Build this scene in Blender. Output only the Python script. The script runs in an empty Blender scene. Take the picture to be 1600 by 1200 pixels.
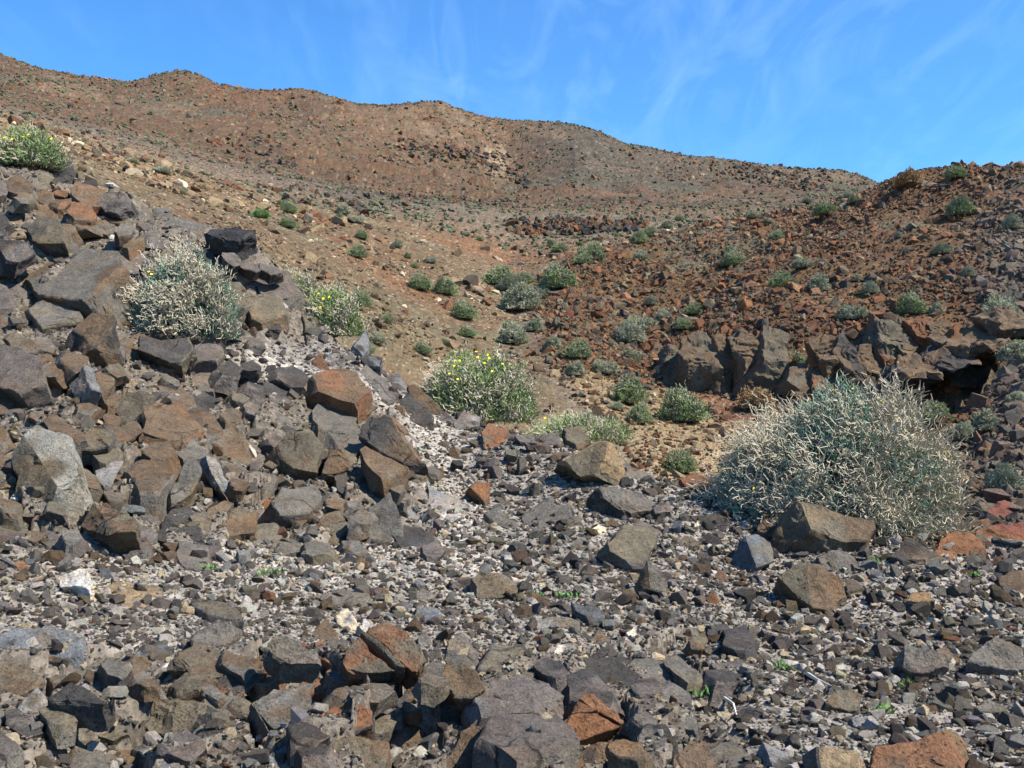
import bpy, bmesh, math, random
import numpy as np
from mathutils import Vector, Euler, Matrix
SC = bpy.context.scene
random.seed(7); RNG = np.random.default_rng(7)
# ------------------------------------------------------------------ camera, sky, sun, exposure
F = 1604.0; CZ = 1.6                      # focal length in photo pixels, eye height
cam = bpy.data.cameras.new('camera'); cam.sensor_width = 36; cam.lens = 36*F/1600
cam.clip_start = 0.05; cam.clip_end = 4000
co = bpy.data.objects.new('camera', cam); SC.collection.objects.link(co)
co.location = (0, 0, CZ); co.rotation_euler = (math.radians(90), 0, 0)
SC.camera = co
SUN_EL, SUN_AZ = math.radians(50), math.radians(108)      # azimuth from +Y (view) towards +X
sd = Vector((math.sin(SUN_AZ)*math.cos(SUN_EL), math.cos(SUN_AZ)*math.cos(SUN_EL), math.sin(SUN_EL)))
sl = bpy.data.lights.new('sun', 'SUN'); sl.energy = 5.0; sl.angle = math.radians(0.5); sl.color = (1, .94, .85)
so = bpy.data.objects.new('sun', sl); SC.collection.objects.link(so)
so.rotation_euler = (-sd).to_track_quat('-Z', 'Y').to_euler()
W = bpy.data.worlds.new('World'); SC.world = W; W.use_nodes = True
nt = W.node_tree; nt.nodes.clear()
def N(t, kind, **kw):
    n = t.nodes.new(kind)
    for k, v in kw.items(): setattr(n, k, v)
    return n
sky = N(nt, 'ShaderNodeTexSky', sky_type='NISHITA', sun_disc=False)
sky.sun_elevation = SUN_EL; sky.sun_rotation = SUN_AZ
sky.altitude = 600; sky.air_density = 1.0; sky.dust_density = 0.15; sky.ozone_density = 2.2
tc = N(nt, 'ShaderNodeTexCoord'); sep = N(nt, 'ShaderNodeSeparateXYZ')
nt.links.new(tc.outputs['Generated'], sep.inputs[0])
def M(t, op, a, b=None, clamp=False):
    n = N(t, 'ShaderNodeMath', operation=op, use_clamp=clamp)
    for i, v in enumerate((a, b)):
        if v is None: continue
        if isinstance(v, (int, float)): n.inputs[i].default_value = v
        else: t.links.new(v, n.inputs[i])
    return n.outputs[0]
zz = M(nt, 'ADD', M(nt, 'MAXIMUM', sep.outputs[2], 0.0), 0.22)
cx = M(nt, 'DIVIDE', sep.outputs[0], zz); cy = M(nt, 'DIVIDE', sep.outputs[1], zz)
cmb = N(nt, 'ShaderNodeCombineXYZ'); nt.links.new(cx, cmb.inputs[0]); nt.links.new(cy, cmb.inputs[1])
def cloud(rot, scale, loc, nscale, dist, lo, hi):
    mp = N(nt, 'ShaderNodeMapping'); mp.inputs['Rotation'].default_value = (0, 0, rot)
    mp.inputs['Scale'].default_value = scale; mp.inputs['Location'].default_value = loc
    nt.links.new(cmb.outputs[0], mp.inputs[0])
    nz = N(nt, 'ShaderNodeTexNoise'); nz.inputs['Scale'].default_value = nscale
    nz.inputs['Detail'].default_value = 7; nz.inputs['Roughness'].default_value = .55; nz.inputs['Distortion'].default_value = dist
    nt.links.new(mp.outputs[0], nz.inputs['Vector'])
    mr = N(nt, 'ShaderNodeMapRange'); mr.inputs['From Min'].default_value = lo; mr.inputs['From Max'].default_value = hi
    nt.links.new(nz.outputs[0], mr.inputs['Value']); return mr.outputs[0]
c1 = cloud(.5, (2.6, 1.1, 1), (3.1, 1.7, 0), 2.2, 1.6, .45, .85)
c2 = cloud(-.2, (.8, .55, 1), (7.3, 2.2, 0), 1.1, .4, .42, .75)
c3 = cloud(.9, (4.5, 1.1, 1), (1.3, 5.2, 0), 2.2, .9, .58, .9)
cm = M(nt, 'ADD', M(nt, 'MULTIPLY', c1, c2), M(nt, 'MULTIPLY', c3, M(nt, 'MULTIPLY', c2, .9)))
cm = M(nt, 'MULTIPLY', M(nt, 'ADD', cm, M(nt, 'MULTIPLY', c2, .10)), .27, clamp=True)
tint = N(nt, 'ShaderNodeMix', data_type='RGBA', blend_type='MULTIPLY')
tint.inputs[0].default_value = 1; tint.inputs[7].default_value = (.52, 1.09, 1.62, 1)
nt.links.new(sky.outputs[0], tint.inputs[6])
mix = N(nt, 'ShaderNodeMix', data_type='RGBA'); nt.links.new(cm, mix.inputs[0])
nt.links.new(tint.outputs[2], mix.inputs[6]); mix.inputs[7].default_value = (6.4, 9.4, 12.5, 1)
bg = N(nt, 'ShaderNodeBackground'); bg.inputs[1].default_value = 0.082
nt.links.new(mix.outputs[2], bg.inputs[0])
nt.links.new(bg.outputs[0], N(nt, 'ShaderNodeOutputWorld').inputs[0])
vs = SC.view_settings; vs.view_transform = 'Standard'; vs.look = 'None'; vs.exposure = 0.86; vs.gamma = 1; vs.use_curve_mapping = False
SC.cycles.max_bounces = 4; SC.cycles.diffuse_bounces = 2; SC.cycles.glossy_bounces = 1

# ------------------------------------------------------------------ noise (numpy)
def _h(ix, iy, iz=0, s=0):
    a = (ix.astype(np.int64)*374761393 + iy.astype(np.int64)*668265263 + np.asarray(iz).astype(np.int64)*2147483647 + s*974634777) & 0xffffffff
    a = ((a ^ (a >> 13))*1274126177) & 0xffffffff
    a = ((a ^ (a >> 16))*2246822519) & 0xffffffff
    return (a ^ (a >> 15)) & 0xffffffff
def hf(ix, iy, iz=0, s=0): return _h(ix, iy, iz, s)/4294967295.0
def vn2(x, y, s=0):
    ix = np.floor(x); iy = np.floor(y); fx = x-ix; fy = y-iy
    fx = fx*fx*(3-2*fx); fy = fy*fy*(3-2*fy)
    a = hf(ix, iy, 0, s); b = hf(ix+1, iy, 0, s); c = hf(ix, iy+1, 0, s); d = hf(ix+1, iy+1, 0, s)
    return (a*(1-fx)+b*fx)*(1-fy)+(c*(1-fx)+d*fx)*fy*1.0
def fbm(x, y, o=4, s=0, g=.5):
    r = 0; a = 1; t = 0
    for i in range(o):
        c, k = math.cos(i*1.1+.3), math.sin(i*1.1+.3)
        r = r+a*vn2((x*c-y*k)*2**i+17.3*i, (x*k+y*c)*2**i-9.1*i, s+i); t += a; a *= g
    return r/t-0.5
def ridge(x, y, o=4, s=0):
    r = 0; a = 1; t = 0
    for i in range(o):
        c, k = math.cos(i*1.3+.5), math.sin(i*1.3+.5)
        r = r+a*(1-np.abs(2*vn2((x*c-y*k)*2**i+7.7*i, (x*k+y*c)*2**i+3.1*i, s+i)-1)); t += a; a *= .5
    return r/t-.5
def vn3(p, s=0):
    i = np.floor(p); f = p-i; f = f*f*(3-2*f); r = 0
    for dx in (0, 1):
        for dy in (0, 1):
            for dz in (0, 1):
                w = (f[:, 0] if dx else 1-f[:, 0])*(f[:, 1] if dy else 1-f[:, 1])*(f[:, 2] if dz else 1-f[:, 2])
                r = r+w*hf(i[:, 0]+dx, i[:, 1]+dy, i[:, 2]+dz, s)
    return r-.5
def facets(x, y, s=0):
    """broken-block relief: each Voronoi cell is a tilted plane of its own; returns height (-.5...5), edge distance, cell random"""
    ix = np.floor(x); iy = np.floor(y)
    d1 = np.full(x.shape, 9.); d2 = np.full(x.shape, 9.); hh = np.zeros(x.shape); cr = np.zeros(x.shape)
    for dx in (-1, 0, 1):
        for dy in (-1, 0, 1):
            jx, jy = ix+dx, iy+dy
            qx = jx+hf(jx, jy, 1, s)-x; qy = jy+hf(jx, jy, 2, s)-y
            d = np.sqrt(qx*qx+qy*qy)
            r = hf(jx, jy, 3, s)
            v = (r-.5)*.8-qx*(hf(jx, jy, 4, s)-.5)*1.5-qy*(hf(jx, jy, 5, s)-.5)*1.5
            m = d < d1
            d2 = np.where(m, d1, np.minimum(d2, d)); hh = np.where(m, v, hh); cr = np.where(m, r, cr); d1 = np.where(m, d, d1)
    return hh, d2-d1, cr
def sst(a, b, x): t = np.clip((x-a)/(b-a), 0, 1); return t*t*(3-2*t)

# ------------------------------------------------------------------ terrain profile: along each line of sight, ground rows at distances
COLS = {
 -900:[(3.4,1190),(7,690),(11,430),(15,190),(22,215),(34,185),(52,120),(75,115)],
 -400:[(3.4,1195),(7,720),(11,470),(15,205),(22,228),(34,195),(52,150),(75,145)],
 0:   [(3.6,1200),(7,800),(11,500),(13.5,330),(15,255),(22,262),(34,218),(50,184),(62,183),(80,172)],
 100: [(3.7,1200),(7,820),(11,520),(13.5,360),(15,285),(22,285),(34,243),(50,215),(62,213),(80,200)],
 200: [(3.8,1200),(7,850),(11,570),(13.5,395),(15,318),(22,330),(34,285),(50,248),(62,246),(80,225)],
 400: [(3.9,1200),(7,890),(11,640),(13,520),(14.5,385),(18,440),(25,400),(38,348),(54,306),(65,300),(85,272)],
 460: [(3.9,1200),(7,900),(11,675),(13,560),(14.5,462),(18,520),(25,465),(38,372),(54,325),(65,318),(85,285)],
 560: [(4,1200),(7,915),(11,700),(13.5,555),(16,640),(25,505),(38,410),(54,342),(70,325),(90,300)],
 650: [(4,1200),(7,925),(11,725),(13.5,628),(16,720),(24,575),(36,465),(50,385),(64,350),(90,312)],
 720: [(4,1200),(7,932),(11,745),(13.3,655),(16,770),(24,610),(34,510),(46,425),(60,378),(90,322)],
 800: [(4,1200),(7,940),(10,790),(12.7,668),(15.5,790),(22,650),(30,562),(38,508),(48,445),(60,402),(79,366),(84,344),(105,322)],
 900: [(4,1200),(7,945),(10,780),(11.8,700),(14.5,830),(20,690),(27,600),(34,520),(42,452),(50,405),(60,392),(79,366),(84,346),(105,320)],
 1000:[(4,1200),(7,955),(9.5,810),(11,738),(13.5,850),(18,722),(24,660),(30,598),(36,525),(44,440),(55,372),(66,368),(79,360),(84,348),(105,318)],
 1080:[(4,1200),(7,962),(9,835),(10.4,768),(13,860),(18,742),(24,675),(30,603),(32,555),(38,490),(46,412),(55,355),(66,356),(84,346),(105,318)],
 1150:[(4,1200),(7,970),(8.8,858),(9.9,795),(12.5,880),(18,760),(24,680),(29.5,606),(31.5,520),(38,462),(46,392),(55,342),(66,350),(84,342),(105,317)],
 1250:[(4,1200),(7,978),(8.6,870),(9.6,812),(12.3,900),(18,780),(24,690),(28.5,606),(30.3,520),(37,448),(45,375),(54,327),(66,345),(84,338),(105,317)],
 1350:[(4,1200),(7,985),(8.4,878),(9.2,830),(12,900),(17,790),(22,700),(27,620),(29,530),(36,435),(43,365),(51,308),(64,335),(84,335),(105,322)],
 1420:[(4,1200),(7,990),(8.2,885),(9,848),(11.5,880),(17,770),(22,700),(26.5,640),(28.5,540),(35,425),(42,350),(49.5,284),(62,330),(84,345),(105,350)],
 1500:[(4,1200),(7,992),(8,905),(8.8,868),(11,850),(14,800),(18,735),(23,655),(27,560),(34,420),(41,345),(48,273),(60,325),(84,355),(105,365)],
 1600:[(4,1200),(7,995),(8,920),(8.7,880),(11,830),(14,770),(18,700),(23,600),(27,520),(33,410),(40,335),(46.5,262),(60,320),(84,365),(105,375)],
 1800:[(4,1200),(7,1000),(8,925),(8.7,885),(11,820),(14,745),(18,660),(23,550),(27,480),(33,380),(40,300),(46,232),(60,300),(84,365),(105,385)],
 2500:[(4,1200),(7,1000),(8,925),(8.7,885),(11,815),(14,730),(18,640),(23,520),(27,440),(33,340),(40,260),(46,180),(60,260),(84,340),(105,390)],
}
R130 = [(-900,130),(0,140),(100,165),(200,190),(400,245),(500,268),(650,292),(800,306),(1200,306),(1350,312),(1420,330),(1600,360),(2500,400)]
R185 = [(-900,90),(0,112),(100,135),(200,152),(300,165),(400,180),(500,196),(600,215),(700,235),(740,245),(790,268),(900,250),(1000,268),(1200,287),(1350,300),(1420,312),(1600,345),(2500,395)]
SKYL = [(-900,70),(-400,60),(0,83),(30,94),(60,105),(120,116),(200,126),(235,119),(262,110),(290,109),(320,119),(345,131),(400,138),(440,139),(462,136),(480,139),(520,149),(560,161),(600,163),(640,160),(665,156),(695,157),(712,166),(760,181),(800,186),(860,187),(910,195),(940,206),(975,221),(1020,230),(1070,240),(1130,246),(1180,253),(1240,260),(1310,263),(1345,272),(1390,291),(1430,310),(1600,350),(2500,395)]
LY = np.linspace(math.log(.6), math.log(900), 520)
YG = np.exp(LY)
def pchip(x, y, q):
    h = np.diff(x); d = np.diff(y)/h; m = np.zeros(len(x)); m[0] = d[0]; m[-1] = d[-1]
    for i in range(1, len(x)-1):
        if d[i-1]*d[i] > 0:
            w1 = 2*h[i]+h[i-1]; w2 = h[i]+2*h[i-1]; m[i] = (w1+w2)/(w1/d[i-1]+w2/d[i])
    k = np.clip(np.searchsorted(x, q)-1, 0, len(h)-1); t = (q-x[k])/h[k]
    return (2*t**3-3*t**2+1)*y[k]+(t**3-2*t**2+t)*h[k]*m[k]+(-2*t**3+3*t**2)*y[k+1]+(t**3-t**2)*h[k]*m[k+1]
PXG = np.arange(-900, 2501, 10.0)
def column_z(px, nodes):
    Y = [.6, 1.5]; z = [0.0, .02]
    far = [(130, np.interp(px, *zip(*R130))), (185, np.interp(px, *zip(*R185))), (250, np.interp(px, *zip(*SKYL))+7)]
    for y, r in nodes+far: Y.append(y); z.append(CZ+y*(600-r)/F)
    Y += [290, 900]; z += [z[-1]-7, z[-1]-60]
    return pchip(np.log(Y), np.array(z), LY)
_keys = sorted(COLS)
_base = np.array([column_z(k, COLS[k]) for k in _keys])
# the far nodes follow the skyline finely, so build a column for every 10 px from blended near parts
ZG = np.empty((len(PXG), len(LY)))
for i, px in enumerate(PXG):
    k = min(max(np.searchsorted(_keys, px)-1, 0), len(_keys)-2); a, b = _keys[k], _keys[k+1]; t = (px-a)/(b-a)
    za = column_z(px, COLS[a]); zb = column_z(px, COLS[b]); ZG[i] = za*(1-t)+zb*t
_k = np.array([1, 3, 4, 3, 1.]); _k /= _k.sum()
_near = sst(math.log(100), math.log(150), LY)
_sm = ZG.copy()
for _ in range(2):
    _p = np.pad(_sm, ((2, 2), (0, 0)), 'edge'); _sm = sum(_k[j]*_p[j:j+len(PXG)] for j in range(5))
ZG = _sm*(1-_near)+ZG*_near
CREST = [(-900,15),(0,15),(200,15),(400,14.5),(460,14.5),(560,13.6),(650,13.5),(720,13.3),(800,12.7),(900,11.8),(1000,11),(1080,10.4),(1150,9.9),(1250,9.6),(1350,9.2),(1500,8.8),(2500,8.7)]
def ground_normal(px, Y):
    e = .35; X0 = Y*(px-800)/F; q = lambda x, y: float(zbase(np.array([800+F*x/y]), np.array([y]))[0])
    n = np.array([-(q(X0+e, Y)-q(X0-e, Y))/(2*e), -(q(X0, Y+e)-q(X0, Y-e))/(2*e), 1.]); return n/np.linalg.norm(n)
def crest(px): return np.interp(px, *zip(*CREST))
def zbase(px, Y):
    u = np.clip((px-PXG[0])/10, 0, len(PXG)-1.001); v = np.clip((np.log(Y)-LY[0])/(LY[1]-LY[0]), 0, len(LY)-1.001)
    i = u.astype(int); j = v.astype(int); fu = u-i; fv = v-j
    return (ZG[i, j]*(1-fu)+ZG[i+1, j]*fu)*(1-fv)+(ZG[i, j+1]*(1-fu)+ZG[i+1, j+1]*fu)*fv
GUL = [(8,1150),(14,1060),(18,990),(24,905),(27,870),(32,838),(38,822),(44,812),(50,850),(56,930),(62,1300),(900,3000)]
def outcrop_w(px, row):
    """where the near slope is fractured bedrock rather than loose scree (as seen in the photograph)"""
    a = sst(690, 560, px+(row-700)*-.25)*sst(880, 820, row)
    a = a*(1-.9*sst(330, 420, px)*sst(520, 545, row)*sst(640, 600, row))
    b = sst(1010, 1060, row+np.clip(px-700, 0, 900)*.12)*sst(1200, 1080, px)
    return np.clip(a+b, 0, 1)
def terrain(px, Y, full=True):
    X = Y*(px-800)/F; z = zbase(px, Y); row = 600+F*(CZ-z)/Y
    fg = 1-sst(0, 1.2, Y-crest(px)-.2); far = sst(58, 105, Y)
    rh = sst(-25, 35, px-np.interp(Y, *zip(*GUL)))*(1-fg)*(1-far)
    lf = (1-fg)*(1-far)*(1-rh)
    oc = outcrop_w(px, row)*fg
    sand = rh*sst(31, 28.5, Y)*np.maximum(sst(1270, 1190, px), sst(19, 15, Y)*.75)
    rough = rh*(1-.97*sand)
    near = sst(.8, 3, Y)
    if full:
        d = near*fg*(.07*fbm(X/1.1, Y/1.1, 4, 3)+.02*fbm(X/.15, Y/.15, 2, 5))
        if oc.max() > 0: f1, e1, c1_ = facets(X/.55+.35*fbm(X/.6, Y/.6, 2, 8), Y/.75, 11); f2, e2, _ = facets(X/.22, Y/.3, 12)
        if oc.max() > 0: d = d+oc*near*(.24*f1-.09*sst(.08, 0, e1)+.08*f2)
        if lf.max() > 0: d = d+lf*(.45*fbm(X/5, Y/5, 4, 21)+.16*ridge(X/1.6, Y/1.6, 3, 22)+.05*fbm(X/.3, Y/.3, 2, 23))
        # strata of the red slope run down to the lower left
        if rough.max() > 0:
            sx = X*.80+Y*.25; sy = Y*.45-X*.5
            f3, e3, _ = facets(sx/1.0+.4*fbm(X/2, Y/2, 2, 31), sy/2.0, 32)
            d = d+rough*(.9*fbm(X/5, Y/5, 4, 34)+.15*f3+.62*ridge(sx/2.6+.3*fbm(X/1.5, Y/1.5, 2, 38), sy/4.5, 4, 39)+.20*fbm(X/.8, Y/.8, 3, 35))
        if sand.max() > 0: d = d+sand*(.06*fbm(X/1.2, Y/1.2, 3, 36)+.02*fbm(X/.2, Y/.2, 2, 37))
        if far.max() > 0:
            rid = 1-.75*sst(215, 245, Y)
            f5, e5, _ = facets(X/3.2, Y/6, 41)
            dm = (4.6*fbm(X/30+Y/70, Y/60, 4, 42)*sst(245, 190, Y)+.3)*rid+1.0*ridge(X/9+Y/60, Y/16, 3, 43)*rid+.6*f5*rid+.45*fbm(X/1.3, Y/2.2, 3, 44)
            zt = z+3*fbm(X/40, Y/60, 3, 45); t = zt/5.5; fr = t-np.floor(t)
            ter = (sst(.72, .86, fr)-fr)*5.5*.22*sst(110, 140, Y)*rid*sst(-.05, .12, fbm(X/30, Y/60, 2, 46))
            d = d+far*(dm*sst(60, 160, Y)*.9+.25*fbm(X/2, Y/3, 3, 47)+ter)
        # notch dug into the ground on the right to hold shade under the slabs
        yt = np.interp(px, [1380, 1430, 1500, 1560, 1640], [25.2, 24.6, 24.2, 25.2, 27]); d = d-rough*1.2*sst(1385, 1420, px)*sst(1660, 1600, px)*sst(-1.3, -.5, Y-yt)*sst(1.9, 1.2, Y-yt)
        z = z+d
        # the skyline of the far ridge, as low as the photograph shows it
        sk = np.interp(px, *zip(*SKYL))+1.5+2.2*fbm(px/14, px*0, 3, 49)+1.2*hf(np.floor(px/2.3), px*0)
        zm = CZ+Y*(600-sk)/F; o_ = (Y > 95)&(z > zm-1.5); z = np.where(o_, zm-1.5+1.5*np.tanh(np.maximum(z-zm+1.5, 0)/1.5), z)
    return X, z, dict(fg=fg, far=far, rh=rh, lf=lf, oc=oc, sand=sand, rough=rough, row=row)
def T(px, Y):
    px = np.atleast_1d(np.asarray(px, float)); Y = np.atleast_1d(np.asarray(Y, float)); return terrain(px, Y)
_RY = np.exp(np.linspace(math.log(2.6), math.log(240), 900))
def hit(px, row, ymax=240., base=False):
    """distance at which the line of sight through a photo pixel meets the ground"""
    Y = _RY[_RY <= ymax]; p = np.full(Y.shape, float(px)); X, z, _ = terrain(p, Y, not base)
    r = 600+F*(CZ-z)/Y; m = np.where(r <= row)[0]
    return float(Y[m[0]]) if len(m) else float(Y[np.argmin(r)])
# ------------------------------------------------------------------ materials
def newmat(name, rough=.9):
    m = bpy.data.materials.new(name); m.use_nodes = True; t = m.node_tree; b = t.nodes['Principled BSDF']
    b.inputs['Roughness'].default_value = rough; b.inputs['Specular IOR Level'].default_value = .25
    return m, t, b
def noise(t, vec, scale, detail=4, rough=.6, dist=0):
    n = N(t, 'ShaderNodeTexNoise'); n.inputs['Scale'].default_value = scale; n.inputs['Detail'].default_value = detail
    n.inputs['Roughness'].default_value = rough; n.inputs['Distortion'].default_value = dist
    t.links.new(vec, n.inputs['Vector']); return n.outputs[0]
def ramp(t, v, a, b, c=0., d=1.):
    n = N(t, 'ShaderNodeMapRange'); t.links.new(v, n.inputs[0])
    for i, q in zip((1, 2, 3, 4), (a, b, c, d)): n.inputs[i].default_value = q
    return n.outputs[0]
def mixc(t, f, a, b, mode='MIX'):
    n = N(t, 'ShaderNodeMix', data_type='RGBA', blend_type=mode)
    for i, q in ((0, f), (6, a), (7, b)):
        if isinstance(q, (int, float)): n.inputs[i].default_value = q
        elif isinstance(q, tuple): n.inputs[i].default_value = (*q, 1)
        else: t.links.new(q, n.inputs[i])
    return n.outputs[2]
def grey(t, v):
    n = N(t, 'ShaderNodeCombineColor'); [t.links.new(v, n.inputs[i]) for i in range(3)]; return n.outputs[0]
def bump(t, b, pairs):
    prev = None
    for h, s, d in pairs:
        n = N(t, 'ShaderNodeBump'); n.inputs['Strength'].default_value = s; n.inputs['Distance'].default_value = d
        t.links.new(h, n.inputs['Height'])
        if prev is not None: t.links.new(prev, n.inputs['Normal'])
        prev = n.outputs[0]
    t.links.new(prev, b.inputs['Normal'])
def rock_mat(name, source, sc=1.0):
    m, t, b = newmat(name, .88)
    tcn = N(t, 'ShaderNodeTexCoord'); vec = tcn.outputs['Object']
    if source == 'mesh': a = N(t, 'ShaderNodeAttribute', attribute_name='Col', attribute_type='GEOMETRY')
    else: a = N(t, 'ShaderNodeAttribute', attribute_name='tone', attribute_type='INSTANCER')
    col = a.outputs['Color']
    oi = N(t, 'ShaderNodeObjectInfo')
    ad = N(t, 'ShaderNodeVectorMath', operation='ADD'); t.links.new(vec, ad.inputs[0])
    cb = N(t, 'ShaderNodeCombineXYZ'); t.links.new(M(t, 'MULTIPLY', oi.outputs['Random'], 37.), cb.inputs[0]); t.links.new(cb.outputs[0], ad.inputs[1])
    vec = ad.outputs[0]
    n1 = noise(t, vec, 5*sc, 5, .65, .6); n2 = noise(t, vec, 26*sc, 5, .7); n3 = noise(t, vec, 2.4*sc, 3, .5, .8)
    col = mixc(t, ramp(t, n3, .50, .72, 0, .55), col, mixc(t, 1., col, (1.40, 1.06, .70), 'MULTIPLY'))
    col = mixc(t, ramp(t, noise(t, vec, 3.3*sc, 4, .6, .5), .56, .70, 0, .6), col, mixc(t, 1., col, (.62, .70, .80), 'MULTIPLY'))
    col = mixc(t, 1., col, grey(t, ramp(t, n1, .25, .75, .62, 1.38)), 'MULTIPLY')
    col = mixc(t, 1., col, grey(t, ramp(t, n2, .25, .75, .60, 1.40)), 'MULTIPLY')
    vo = N(t, 'ShaderNodeTexVoronoi'); vo.inputs['Scale'].default_value = 34*sc; t.links.new(vec, vo.inputs['Vector'])
    pit = ramp(t, vo.outputs['Distance'], .10, .24, .35, 1.)
    pit = M(t, 'MAXIMUM', pit, ramp(t, noise(t, vec, 4.*sc, 2), .44, .52, 1, 0))
    col = mixc(t, 1., col, grey(t, pit), 'MULTIPLY')
    n4 = noise(t, vec, 80*sc, 4, .8)
    col = mixc(t, 1., col, grey(t, ramp(t, n4, .34, .66, .62, 1.38)), 'MULTIPLY')
    col = mixc(t, ramp(t, noise(t, vec, 60*sc, 3, .7), .66, .74, 0, .35), col, (.36, .33, .26))
    wv = N(t, 'ShaderNodeVectorMath', operation='MULTIPLY_ADD'); cn = N(t, 'ShaderNodeTexNoise'); cn.inputs['Scale'].default_value = 3*sc; cn.inputs['Detail'].default_value = 4; t.links.new(vec, cn.inputs['Vector'])
    t.links.new(cn.outputs['Color'], wv.inputs[0]); wv.inputs[1].default_value = (.35/sc, .35/sc, .35/sc); t.links.new(vec, wv.inputs[2])
    ve = N(t, 'ShaderNodeTexVoronoi', feature='DISTANCE_TO_EDGE'); ve.inputs['Scale'].default_value = 2.1*sc; t.links.new(wv.outputs[0], ve.inputs['Vector'])
    crk = M(t, 'MAXIMUM', ramp(t, ve.outputs['Distance'], .004, .022, 0., 1.), ramp(t, noise(t, vec, 2.2*sc, 2), .36, .44, 0, 1))
    col = mixc(t, 1., col, grey(t, ramp(t, crk, 0, 1, .30, 1.)), 'MULTIPLY')
    t.links.new(col, b.inputs['Base Color'])
    bump(t, b, [(crk, .8, .02/sc), (n1, .8, .07/sc), (n2, .9, .03/sc), (n4, .8, .010/sc), (pit, .5, .006/sc)])
    return m
MAT_ROCK = rock_mat('lava_rock', 'mesh'); MAT_STONE = rock_mat('loose_stone', 'tone')
MAT_HILL = rock_mat('hill_rock', 'tone')
def terrain_mat():
    m, t, b = newmat('volcanic_ground', .95)
    tcn = N(t, 'ShaderNodeTexCoord'); vec = tcn.outputs['Object']
    a = N(t, 'ShaderNodeAttribute', attribute_name='Col', attribute_type='GEOMETRY'); fa = N(t, 'ShaderNodeAttribute', attribute_name='farness', attribute_type='GEOMETRY')
    near1 = noise(t, vec, 28, 5, .75); near2 = noise(t, vec, 90, 3, .7); mid = noise(t, vec, 3.2, 6, .8); fr = noise(t, vec, .55, 6, .8)
    vo = N(t, 'ShaderNodeTexVoronoi'); vo.inputs['Scale'].default_value = 22; t.links.new(vec, vo.inputs['Vector'])
    vc = N(t, 'ShaderNodeSeparateColor'); t.links.new(vo.outputs['Color'], vc.inputs[0])
    f = fa.outputs['Fac']
    col = a.outputs['Color']
    nearmix = mixc(t, 1., mixc(t, 1., col, grey(t, ramp(t, near1, .3, .7, .6, 1.4)), 'MULTIPLY'), grey(t, ramp(t, vc.outputs[0], 0, 1, .6, 1.4)), 'MULTIPLY')
    farmix = mixc(t, 1., mixc(t, 1., col, grey(t, ramp(t, mid, .32, .68, .55, 1.45)), 'MULTIPLY'), grey(t, ramp(t, fr, .32, .68, .7, 1.3)), 'MULTIPLY')
    t.links.new(mixc(t, f, nearmix, farmix), b.inputs['Base Color'])
    hn = M(t, 'MULTIPLY', near1, M(t, 'SUBTRACT', 1., f)); hv = M(t, 'MULTIPLY', vo.outputs['Distance'], M(t, 'SUBTRACT', 1., f)); hm = M(t, 'MULTIPLY', mid, f)
    bump(t, b, [(hn, .9, .03), (hv, .7, .02), (hm, .9, .30)])
    return m
def plain_mat(name, c, var=.35, scale=6., rough=.8, trans=0):
    m, t, b = newmat(name, rough); tcn = N(t, 'ShaderNodeTexCoord')
    n = noise(t, tcn.outputs['Object'], scale, 3)
    t.links.new(mixc(t, 1., c, grey(t, ramp(t, n, .3, .7, 1-var, 1+var)), 'MULTIPLY'), b.inputs['Base Color'])
    return m
MAT_DRY = plain_mat('dry_twig', (.43, .375, .26), .35, 9); MAT_GREEN = plain_mat('blue_green_stem', (.165, .26, .175), .35, 9)
MAT_LEAF = plain_mat('grass_green_stem', (.20, .26, .10), .35, 9); MAT_WOOD = plain_mat('grey_wood', (.22, .18, .13)); MAT_YEL = plain_mat('yellow_petal', (.85, .70, .02), .1)
MAT_SAGE = plain_mat('sage_twig', (.265, .275, .155), .35, 5); MAT_SAGE2 = plain_mat('grey_sage_twig', (.32, .32, .215), .35, 5)
MAT_GOLD = plain_mat('golden_dry_twig', (.34, .22, .10), .35, 5); MAT_STICK = plain_mat('bleached_wood', (.62, .55, .43)); MAT_VIVID = plain_mat('fresh_green_stem', (.10, .21, .05), .3)

# ------------------------------------------------------------------ helpers
def mesh_from(name, V, Fc, mat, smooth=None):
    me = bpy.data.meshes.new(name); V = np.asarray(V, np.float32); Fc = np.asarray(Fc, np.int32); k = Fc.shape[1]
    me.vertices.add(len(V)); me.vertices.foreach_set('co', V.ravel())
    me.loops.add(Fc.size); me.loops.foreach_set('vertex_index', Fc.ravel())
    me.polygons.add(len(Fc)); me.polygons.foreach_set('loop_start', np.arange(0, Fc.size, k, dtype=np.int32))
    me.update(calc_edges=True); me.validate()
    if smooth is None: me.polygons.foreach_set('use_smooth', np.zeros(len(me.polygons), bool))
    me.materials.append(mat); return me
def link(name, data, label=None, cat=None, group=None, kind=None, parent=None, loc=None):
    o = bpy.data.objects.new(name, data); SC.collection.objects.link(o)
    if label: o['label'] = label
    if cat: o['category'] = cat
    if group: o['group'] = group
    if kind: o['kind'] = kind
    if parent is not None: o.parent = parent
    if loc is not None: o.location = loc
    return o
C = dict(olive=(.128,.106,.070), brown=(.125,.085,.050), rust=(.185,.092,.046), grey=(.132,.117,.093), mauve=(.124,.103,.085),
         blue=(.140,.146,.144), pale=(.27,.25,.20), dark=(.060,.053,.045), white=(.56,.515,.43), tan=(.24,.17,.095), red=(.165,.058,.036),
         lgrey=(.205,.192,.170), char=(.042,.040,.038), cream=(.60,.48,.31), drust=(.170,.078,.034))

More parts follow.
